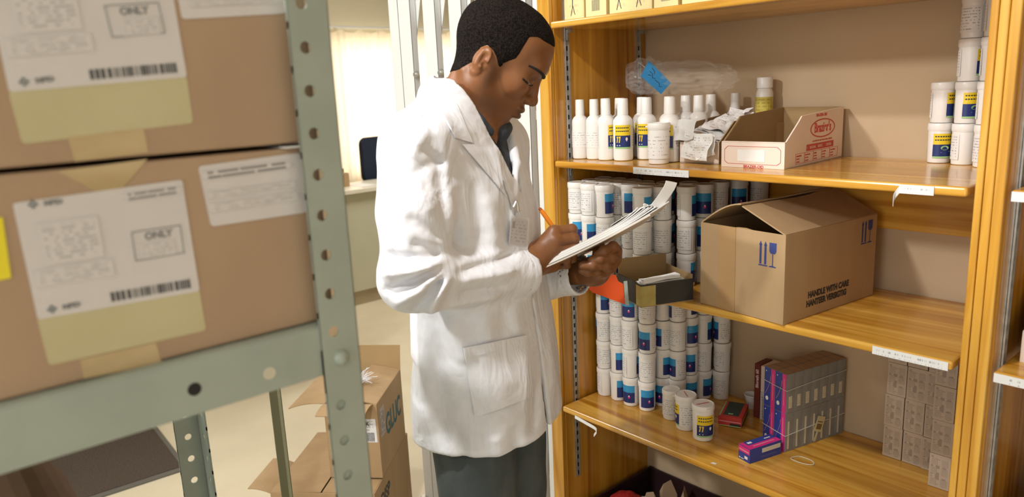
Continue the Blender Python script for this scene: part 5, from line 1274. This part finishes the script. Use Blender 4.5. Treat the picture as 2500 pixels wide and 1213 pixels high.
for (x0, y0, x1, y1) in ((1300, 745, 1334, 870),):
    pts = [on_coat(x0+(x1-x0)*k/10, y0+(y1-y0)*k/10, .0008) for k in range(11)]; mb.tube([tuple(p) for p in pts if p is not None], .0009, 6)
mb.build('placket_edge', coat_m, coat)
# ---- shirt
shirt_m = noisy('charcoal_shirt', (.035, .042, .055), (.05, .058, .072), (200, 200, 200), .85)
def shirt_sdf(P):
    d, xf, yn = trunk(P, -.014); z = P[:, 2]
    d = smin(d, cone(P, Q(1040, 345, .10), Q(1112, 268, 0), .050, .050), .04)
    d = smax(d, -cone(P, Q(1118, 280, 0), Q(1172, 150, 0), .058, .066), .006)
    vw = .002+.034*np.clip((z-Q(1210, 385, .1)[2])/.10, 0, 1.4); V_ = np.maximum(np.abs(yn+.010)-vw, .02-xf); V_ = np.maximum(V_, Q(1210, 385, .1)[2]-z); d = smax(d, -V_, .003)
    cn = [Q(1094, 202, 0), Q(1106, 222, .050), Q(1142, 262, .070), Q(1172, 298, .068), Q(1196, 322, .058)]
    cf = [Q(1094, 202, 0), Q(1150, 225, -.055), Q(1205, 272, -.050), Q(1236, 312, -.012)]
    d = smin(d, chain(P, cn, [.010, .010, .011, .011, .009], .004), .004); d = smin(d, chain(P, cf, [.010, .010, .013, .013], .004), .004)
    d = smin(d, ellp(P, Q(1222, 318, .004), (.020, .020, .022)), .010)
    return smax(d, (Q(1200, 620, .1)[2]-z), .004)
v_, f_ = surface_net(shirt_sdf, (-.22, -.26, Q(1200, 620, .1)[2]-.01), (.22, .26, Q(1090, 170, 0)[2]), .0038)
np_mesh('shirt', v_, f_, shirt_m, man)
# ---- skin
skin, nt, b = newmat('brown_skin'); pset(b, None, .42, spec=.45, sss=.12); b.inputs['Subsurface Radius'].default_value = (.012, .004, .002); b.inputs['Subsurface Scale'].default_value = .6
N, L = nt.nodes, nt.links
at_ = N.new('ShaderNodeAttribute'); at_.attribute_name = 'tone'
mxs = N.new('ShaderNodeMix'); mxs.data_type = 'RGBA'; mxs.inputs[6].default_value = (.225, .088, .031, 1); mxs.inputs[7].default_value = (.040, .022, .016, 1)
tcs = N.new('ShaderNodeTexCoord'); nz = N.new('ShaderNodeTexNoise'); nz.inputs['Scale'].default_value = 14; nz.inputs['Detail'].default_value = 3; L.new(tcs.outputs['Object'], nz.inputs[0])
mr = N.new('ShaderNodeMapRange'); mr.inputs[1].default_value = .3; mr.inputs[2].default_value = .7; mr.inputs[3].default_value = .88; mr.inputs[4].default_value = 1.1; L.new(nz.outputs[0], mr.inputs[0])
hs = N.new('ShaderNodeHueSaturation'); L.new(at_.outputs['Fac'], mxs.inputs[0]); L.new(mxs.outputs[2], hs.inputs['Color']); L.new(mr.outputs[0], hs.inputs['Value']); L.new(hs.outputs[0], b.inputs['Base Color'])
nz2 = N.new('ShaderNodeTexNoise'); nz2.inputs['Scale'].default_value = 420; L.new(tcs.outputs['Object'], nz2.inputs[0]); bp = N.new('ShaderNodeBump'); bp.inputs['Strength'].default_value = .12; bp.inputs['Distance'].default_value = .0005
L.new(nz2.outputs[0], bp.inputs['Height']); L.new(bp.outputs[0], b.inputs['Normal'])
hand_b = .035
def face_sdf(P): return smin(head_sdf(P), neck_sdf(P), .020)
hlo, hhi = np.array(HO)-.135, np.array(HO)+.135; hlo[2] = Q(1180, 400, 0)[2]; hlo[0] = Q(1080, 300, 0)[0]-.03; hhi[2] += .01
V1, F1 = surface_net(face_sdf, hlo, hhi, .0018)
Hh = (V1-np.array(HO))@HR/HSC; hx, hy, hzv = Hh[:, 0], np.abs(Hh[:, 1]), Hh[:, 2]
g = lambda cx, cy, cz, rx, ry, rz_: np.exp(-(((hx-cx)/rx)**2+((hy-cy)/ry)**2+((hzv-cz)/rz_)**2))
tone = .55*g(.098, 0, -.079, .012, .030, .012)+.35*g(.098, 0, -.064, .012, .030, .007)              # lips
tone = np.maximum(tone, .38*g(.035, .055, -.090, .045, .035, .026)); tone = np.maximum(tone, .30*g(.085, 0, -.102, .03, .03, .018))  # stubble
tone = np.maximum(tone, .60*g(.012, .060, -.046, .012, .03, .026)); tone = np.maximum(tone, .35*g(.098, .015, -.055, .010, .018, .004))
tone = np.maximum(tone, .35*g(.082, .034, -.004, .014, .018, .008))
# ---- hands: each finger its own chain of joints
def hand_field(pts_palm, fingers, thumb, wrist):
    def f(P):
        d = None
        for a, b_, ra, rb in pts_palm:
            q = cone(P, a, b_, ra, rb); d = q if d is None else smin(d, q, .012)
        d = smin(d, cone(P, wrist[0], wrist[1], wrist[2], wrist[3]), .02)
        fd = None
        for ch, rs in fingers+[thumb]:
            q = chain(P, ch, rs, .003)
            for j in range(1, len(ch)-1): q = smin(q, np.linalg.norm(P-A3(*ch[j]), axis=1)-rs[j]*1.06, .003)
            fd = q if fd is None else smin(fd, q, .0012)
        return smin(d, fd, .006)
    return f
# right (near) hand, pen grip, knuckles towards the aisle
Rw0, Rw1 = tuple(np.array(wr_n)-cuffn*.06), Q(1300, 636, .055)
Rm = [Q(1352, 566, .040), Q(1356, 588, .052), Q(1352, 611, .056), Q(1344, 634, .052)]           # knuckles index..little
palmR = [(Rw1, Rm[0], .024, .0135), (Rw1, Rm[1], .025, .0135), (Rw1, Rm[2], .025, .013), (Rw1, Rm[3], .024, .0125), (Q(1300, 655, .045), Q(1350, 645, .030), .018, .016), (Q(1305, 630, .035), Q(1345, 600, .020), .022, .016)]
fR = [([Rm[0], Q(1396, 560, .030), Q(1402, 586, .006), Q(1392, 612, -.006)], [.0115, .0102, .0088, .0072]),
      ([Rm[1], Q(1401, 583, .040), Q(1404, 607, .014), Q(1390, 628, .0)], [.0115, .0104, .0090, .0076]),
      ([Rm[2], Q(1399, 607, .044), Q(1398, 630, .018), Q(1380, 640, .004)], [.0110, .0100, .0088, .0075]),
      ([Rm[3], Q(1384, 630, .040), Q(1384, 646, .018), Q(1366, 650, .008)], [.0100, .0090, .0080, .0070])]
thR = ([Q(1318, 610, .012), Q(1352, 585, -.012), Q(1380, 590, -.016), Q(1394, 606, -.012)], [.014, .0115, .0105, .0085])
fieldR = hand_field(palmR, fR, thR, (Rw0, Rw1, .030, .026))
V2, F2 = surface_net(fieldR, np.array(Q(1240, 700, 0))+(0, -.12, 0), np.array(Q(1425, 530, 0))+(0, .06, 0), .0017)
# left (far) hand under the board, thumb over its edge
Lw0, Lw1 = tuple(np.array(wr_f)-cufff*.05), Q(1452, 662, -.045)
Lm = [Q(1502, 612, .000), Q(1500, 634, .005), Q(1488, 652, .008), Q(1470, 664, .008)]
palmL = [(Lw1, Lm[0], .024, .014), (Lw1, Lm[1], .024, .014), (Lw1, Lm[2], .023, .013), (Lw1, Lm[3], .022, .012)]
fL = [([Lm[0], Q(1497, 602, .036), Q(1474, 612, .050), Q(1460, 622, .052)], [.0110, .0100, .0090, .0082]),
      ([Lm[1], Q(1492, 628, .042), Q(1464, 632, .056), Q(1446, 634, .057)], [.0112, .0104, .0094, .0084]),
      ([Lm[2], Q(1478, 648, .044), Q(1446, 648, .058), Q(1422, 648, .058)], [.0112, .0102, .0092, .0082]),
      ([Lm[3], Q(1456, 664, .040), Q(1434, 664, .050), Q(1420, 660, .052)], [.0095, .0086, .0078, .0070])]
thL = ([Q(1462, 640, -.040), Q(1462, 604, -.035), Q(1446, 596, -.012), Q(1424, 604, .008)], [.015, .0125, .0115, .0095])
fieldL = hand_field(palmL, fL, thL, (Lw0, Lw1, .028, .025))
V3, F3 = surface_net(fieldL, np.array(Q(1375, 715, 0))+(0, -.09, 0), np.array(Q(1535, 570, 0))+(0, .14, 0), .0017)
# inner body hidden by the clothes keeps the figure whole
def inner(P):
    d, _, _ = trunk(P, -.030); d = smax(d, HEM+.02-P[:, 2], .01)
    for sh, el, wr in ((sh_n, el_n, wr_n), (sh_f, el_f, wr_f)): d = smin(d, chain(P, [sh, el, wr], [.044, .028, .024], .02), .02)
    return smin(d, cone(P, nk0, nkm, .06, .055), .02)
V4, F4 = surface_net(inner, (-.28, -.30, HEM), (.30, .30, Q(1090, 230, 0)[2]), .008)
Vs, Fs, Ts, base = [], [], [], 0
for Vv, Ff, tt in ((V1, F1, tone), (V2, F2, np.full(len(V2), .05)), (V3, F3, np.full(len(V3), .10)), (V4, F4, np.zeros(len(V4)))):
    Vs.append(Vv); Fs.append(Ff+base); Ts.append(tt); base += len(Vv)
body = np_mesh('body', np.concatenate(Vs), np.concatenate(Fs), skin, man, attr=np.concatenate(Ts))
# ---- eyes, brows, hair
eyem = plain('eye_white', (.42, .34, .28), .25); irism = plain('dark_iris', (.012, .008, .006), .15)
mb = MB()
for s_ in (-1, 1):
    c = from_head((.0735, s_*.0325, -.0098)); M = Matrix.Translation(c); mb.lathe([(.0108*math.sin(t_*math.pi/12), .0108*math.cos(t_*math.pi/12)) for t_ in range(13)], 20, M=M)
    d = from_head((.0795, s_*.0350, -.0135)); mb.lathe([(.0046*math.sin(t_*math.pi/8), .0046*math.cos(t_*math.pi/8)) for t_ in range(9)], 14, mi=1, M=Matrix.Translation(d))
mb.build('eye', [eyem, irism], man, smooth=True)
hairm = noisy('black_cropped_hair', (.003, .0028, .0028), (.022, .015, .012), (330, 330, 330), 1.0, spec=.12, bump=1.0, bscale=(420, 420, 420), detail=2, bdist=.004)
hbvh = BVHTree.FromPolygons([tuple(p) for p in V1], [tuple(p) for p in F1])
def on_head(p_from, p_dir, off):
    r = hbvh.ray_cast(V(p_from), V(p_dir).normalized(), .5); return None if r[0] is None else r[0]-V(p_dir).normalized()*off
mb = MB()
for s_ in (-1, 1):                                    # brows laid over the ridge
    pts = []; rs_ = []
    for k in range(9):
        u = k/8; yy = .014+.040*u; zz = .0125+.008*math.sin(2.2*u)-.004*u
        fi = math.radians(2+74*u); o1 = from_head((.050+.12*math.cos(fi), s_*(.014+.12*math.sin(fi)), zz)); dd = np.array(from_head((.050, s_*.014, zz)))-np.array(o1); q = on_head(o1, dd, .0006)
        if q is not None: pts.append(tuple(q)); rs_.append(.0036*(1-.5*u))
    mb.tube(pts, rs_, 8)
    pts = []
    for k in range(9):                                # lashes, drawn longer to paint in the shade under the brow
        u = k/8; yy = .022+.030*u; zz = -.0140-.0012*math.sin(3.1*u)+.002*u
        fi = math.radians(0+78*u); zz = -.0125-.0030*math.sin(3.1*u)+.0015*u; o1 = from_head((.056+.12*math.cos(fi), s_*(.016+.12*math.sin(fi)), zz)); dd = np.array(from_head((.056, s_*.016, zz)))-np.array(o1); q = on_head(o1, dd, .0006)
        if q is not None: pts.append(tuple(q))
    mb.tube(pts, .0019, 6)
mb.build('brow_lash_shade', plain('brow_hair_and_shade', (.012, .009, .008), .9), man)
HP = np.array([(px, py) for px, py in [(1356, 118), (1331, 103), (1314, 92), (1294, 92), (1283, 110), (1271, 130), (1262, 144), (1247, 150), (1234, 158), (1226, 176), (1217, 168), (1214, 140), (1206, 124), (1192, 112), (1176, 117), (1168, 132), (1160, 149), (1143, 161), (1122, 170), (1080, 178), (1080, -60), (1420, -60), (1420, 130)]], float)
hp2 = []
for px, py in HP:
    q = Q(px, py, 0.05 if px < 1345 else 0); w = (np.array(q)-np.array(HO))@HR/HSC; hp2.append((w[0], w[2]))
hp2 = np.array(hp2, np.float32)
def poly_sdf(x, z):
    n = len(hp2); d = np.full(x.shape, 1e9, np.float32); s = np.zeros(x.shape, bool)
    for i in range(n):
        a, b_ = hp2[i], hp2[i-1]; ex, ez = b_-a; wx, wz = x-a[0], z-a[1]; t = np.clip((wx*ex+wz*ez)/(ex*ex+ez*ez), 0, 1)
        d = np.minimum(d, (wx-ex*t)**2+(wz-ez*t)**2)
        c = ((a[1] > z) != (b_[1] > z)) & (x < (b_[0]-a[0])*(z-a[1])/(b_[1]-a[1]+1e-12)+a[0]); s ^= c
    d = np.sqrt(d); return np.where(s, -d, d)
def hair_sdf(P):
    H = to_head(P); x, y, z = H[:, 0], H[:, 1], H[:, 2]
    d = ellp(H, (-.012, 0, .022), (.089, .0735, .080)); d = smin(d, ellp(H, (.034, 0, .040), (.056, .059, .052)), .03)
    Hs = H.copy(); Hs[:, 1] = np.abs(y); d = smin(d, cone(Hs, (-.008, .056, -.025), (.0, .050, -.066), .020, .018), .03)
    d = smin(d, neck_sdf(P), .020)
    pd = poly_sdf(x, z); th = np.clip(-pd/.045, 0, 1)*.0062+.0009
    n = .0007*np.sin(900*x+300*z)*np.sin(850*y+200*x)*np.sin(880*z)
    d = d-th-n; return smax(d, pd*.8, .002)
v_, f_ = surface_net(hair_sdf, np.array(HO)-(.13, .10, .10), np.array(HO)+(.13, .10, .135), .0019)
np_mesh('hair', v_, f_, hairm, man)
# ---- jeans and shoes
denim = noisy('grey_blue_denim', (.060, .075, .080), (.095, .112, .115), (25, 25, 12), .9, bump=.25, bscale=(700, 700, 700), bdist=.0008)
hip = HEM+.10
Kn, Kf = Q(1166, 1160, .085), Q(1262, 1160, -.085)
def jeans_sdf(P):
    d = None
    for K_, s_, fx in ((Kn, 1, .0), (Kf, -1, -.02)):
        top = PB(.0, s_*.088, hip); kn = (K_[0]+.010+fx, -s_*.100, .47); ft = (K_[0]+.03+fx, -s_*.12, .06)
        q = chain(P, [top, kn, ft], [.088, .070, .060], .03)
        d = q if d is None else smin(d, q, .012)
    z = P[:, 2]; d = smax(d, z-hip-.02, .01); d = smax(d, .035-z, .004)
    tk, _, _ = trunk(P, -.027); d = np.where(z > HEM-.004, np.maximum(d, tk), d)
    d = d-.0022*np.sin(55*z+22*P[:, 0])*np.exp(-((z-.5)/.2)**2)-.0012*np.sin(40*P[:, 0]+30*P[:, 1]); return d
v_, f_ = surface_net(jeans_sdf, (-.25, -.30, .02), (.34, .30, hip+.05), .006)
np_mesh('jeans', v_, f_, denim, man)
for K_, s_, fx in ((Kn, 1, .0), (Kf, -1, -.02)):
    c = (K_[0]+.03+fx, -s_*.12)
    def shoe(P, c=c):
        d = cone(P, (c[0]-.045, c[1], .045), (c[0]+.14, c[1]-.02, .036), .048, .036); d = smin(d, cone(P, (c[0], c[1], .06), (c[0], c[1], .10), .050, .045), .02); return smax(d, .004-P[:, 2], .006)
    v_, f_ = surface_net(shoe, (c[0]-.13, c[1]-.09, -.005), (c[0]+.23, c[1]+.09, .17), .006); np_mesh('shoe', v_, f_, plain('black_leather', (.02, .018, .016), .4), man)
mb = MB()                                             # outer seam stitching on the near leg
pts = [Q(1086+2*k, 1120+12*k, .15) for k in range(9)]
# ---- clipboard
Cn = [Q(1303, 662, .075), Q(1622, 505, .075)]
vd = np.array(Cn[1])-np.array(Cn[0]); CL = np.linalg.norm(vd); vd = V(vd/CL)
wd0 = V((.25, 1.0, .0)); wd0 = (wd0-vd*wd0.dot(vd)).normalized()           # away from the aisle
ndir = vd.cross(wd0).normalized(); 
wdir = (Matrix.Rotation(math.radians(-10), 3, vd) @ wd0); ndir = vd.cross(wdir).normalized()
CM = PMX @ Matrix(((vd.x, wdir.x, ndir.x, Cn[0][0]), (vd.y, wdir.y, ndir.y, Cn[0][1]), (vd.z, wdir.z, ndir.z, Cn[0][2]), (0, 0, 0, 1)))
cbd = thing('clipboard', 'clipboard with a thick wad of curling white sheets held by the man', 'clipboard', M=CM)
brd = noisy('pale_board', (.60, .53, .46), (.66, .59, .52), (8, 8, 8), .55)
def wavy(x0, x1, y0, y1, z0, lift, th, mat, name, parent=cbd, nx=22, ny=6, ph=0):
    rows = []
    for j in range(ny):
        rows.append([(x0+(x1-x0)*i/(nx-1), y0+(y1-y0)*j/(ny-1), z0+lift(i/(nx-1), j/(ny-1))) for i in range(nx)])
    return MB().sheet(rows, th).build(name, mat, parent)
wavy(0, CL-.03, 0, .215, -.0015, lambda u, v: -.004*math.sin(math.pi*u), .0028, brd, 'board')
for k in range(7):
    r0 = random.Random(k); c_ = r0.uniform(.4, 1.2)
    wavy(.002*k*.5, CL-.008-.006*k+(0 if k else .02), .001+.0012*k, .212, .0016+.0019*k, lambda u, v, c_=c_, k=k: -.004*math.sin(math.pi*u)+max(0, u-.72)**2*(.05+.010*k*c_), .0019, paper if k % 2 else paper_g, 'sheet')
wavy(CL*.62, CL-.016, .01, .17, .014, lambda u, v: .004*math.sin(u*2.9)*(1-.3*v), .0008, paper, 'sheet')
rows = [[(CL-.022+.052*math.sin(i/10*1.2)+.018*j, .012+.012*j, .014+.030*i/10-.012*j) for i in range(11)] for j in (0, .5, 1)]
MB().sheet(rows, .0007).build('curled_strip', paper, cbd)
mb = MB(); mb.box((CL-.030, .10, .020), (.020, .10, .003)); mb.tube([(CL-.026, .05, .022), (CL-.026, .15, .022)], .004); mb.build('clip', steel, cbd, bevel=.0008)
# ---- pen
pA, pB = V(Q(1318, 509, -.012)), V(Q(1396, 618, -.002)); pd_ = (pB-pA); pl_ = pd_.length; pd_.normalize()
PM_ = PMX @ (Matrix.Translation(pA) @ pd_.to_track_quat('Z', 'Y').to_matrix().to_4x4())
pn = thing('pen', 'orange pen held in the man\'s right hand over the clipboard', 'pen', M=PM_)
orange = plain('orange_plastic', (.90, .26, .015), .35)
mb = MB(); mb.lathe([(0, .004), (.0042, .004), (.0046, .008), (.0046, pl_-.020), (.0042, pl_-.018)], 16); mb.build('barrel', orange, pn, smooth=True)
mb = MB(); mb.lathe([(.0042, pl_-.018), (.0032, pl_-.010), (.0008, pl_), (0, pl_)], 16); mb.build('tip', ink, pn, smooth=True)
mb = MB(); mb.lathe([(0, -.002), (.0030, -.001), (.0036, .004), (.0036, .006)], 16); mb.build('end_plug', plain('dark_orange_plastic', (.45, .10, .01), .4), pn, smooth=True)
# ---- name badge
bq = [on_coat(*p, .006) for p in ((1243, 596), (1284, 601), (1289, 536), (1250, 532))]
bo = bq[0]; bx_ = (bq[1]-bq[0]); by_ = (bq[3]-bq[0])
idb = thing('name_badge', 'clear plastic name badge clipped to the front of the lab coat', 'badge', M=PMX @ frame(tuple(bo), tuple(bx_), tuple(by_)))
bw_, bh_ = bx_.length, by_.length
mb = MB(); mb.prism(rounded(bw_, bh_, .003), .0006); mb.build('card', textmat('badge_print', (.62, .58, .60), (.22, .18, .20), 8, 7, .5, .8, .5), idb)
mb = MB(); mb.prism([(.004, bh_*.62), (.012, bh_*.62), (.012, bh_*.88), (.004, bh_*.88)], .0009); mb.build('photo_patch', plain('maroon_print', (.16, .03, .05), .5), idb)
sleevem, nt_, b_ = newmat('clear_badge_sleeve'); pset(b_, (.9, .9, .9), .1, alpha=.25, spec=.8)
mb = MB(); mb.prism(rounded(bw_+.006, bh_+.008, .004, x=-.003, y=-.003), .0004, M=Matrix.Translation((0, 0, .0012))); mb.build('plastic_sleeve', sleevem, idb)
mb = MB(); mb.box((bw_*.30, bh_+.010, .003), (.008, .012, .004)); mb.tube([(bw_*.28, bh_+.014, .004), (bw_*.20, bh_+.026, .004), (bw_*.12, bh_+.034, .003)], .0028); mb.tube([(bw_*.10, bh_+.030, .004), (bw_*.02, bh_+.020, .003)], .0018); mb.build('clip', steel, idb)
cord = [on_coat(*p, .003) for p in ((1228, 440), (1234, 462), (1241, 480), (1246, 498), (1248, 512))]
inv = (PMX @ frame(tuple(bo), tuple(bx_), tuple(by_))).inverted() @ PMX
mb = MB(); mb.tube([tuple(inv @ p) for p in cord if p is not None], .0009, 6); mb.build('cord', plain('grey_cord', (.30, .30, .32), .6), idb)
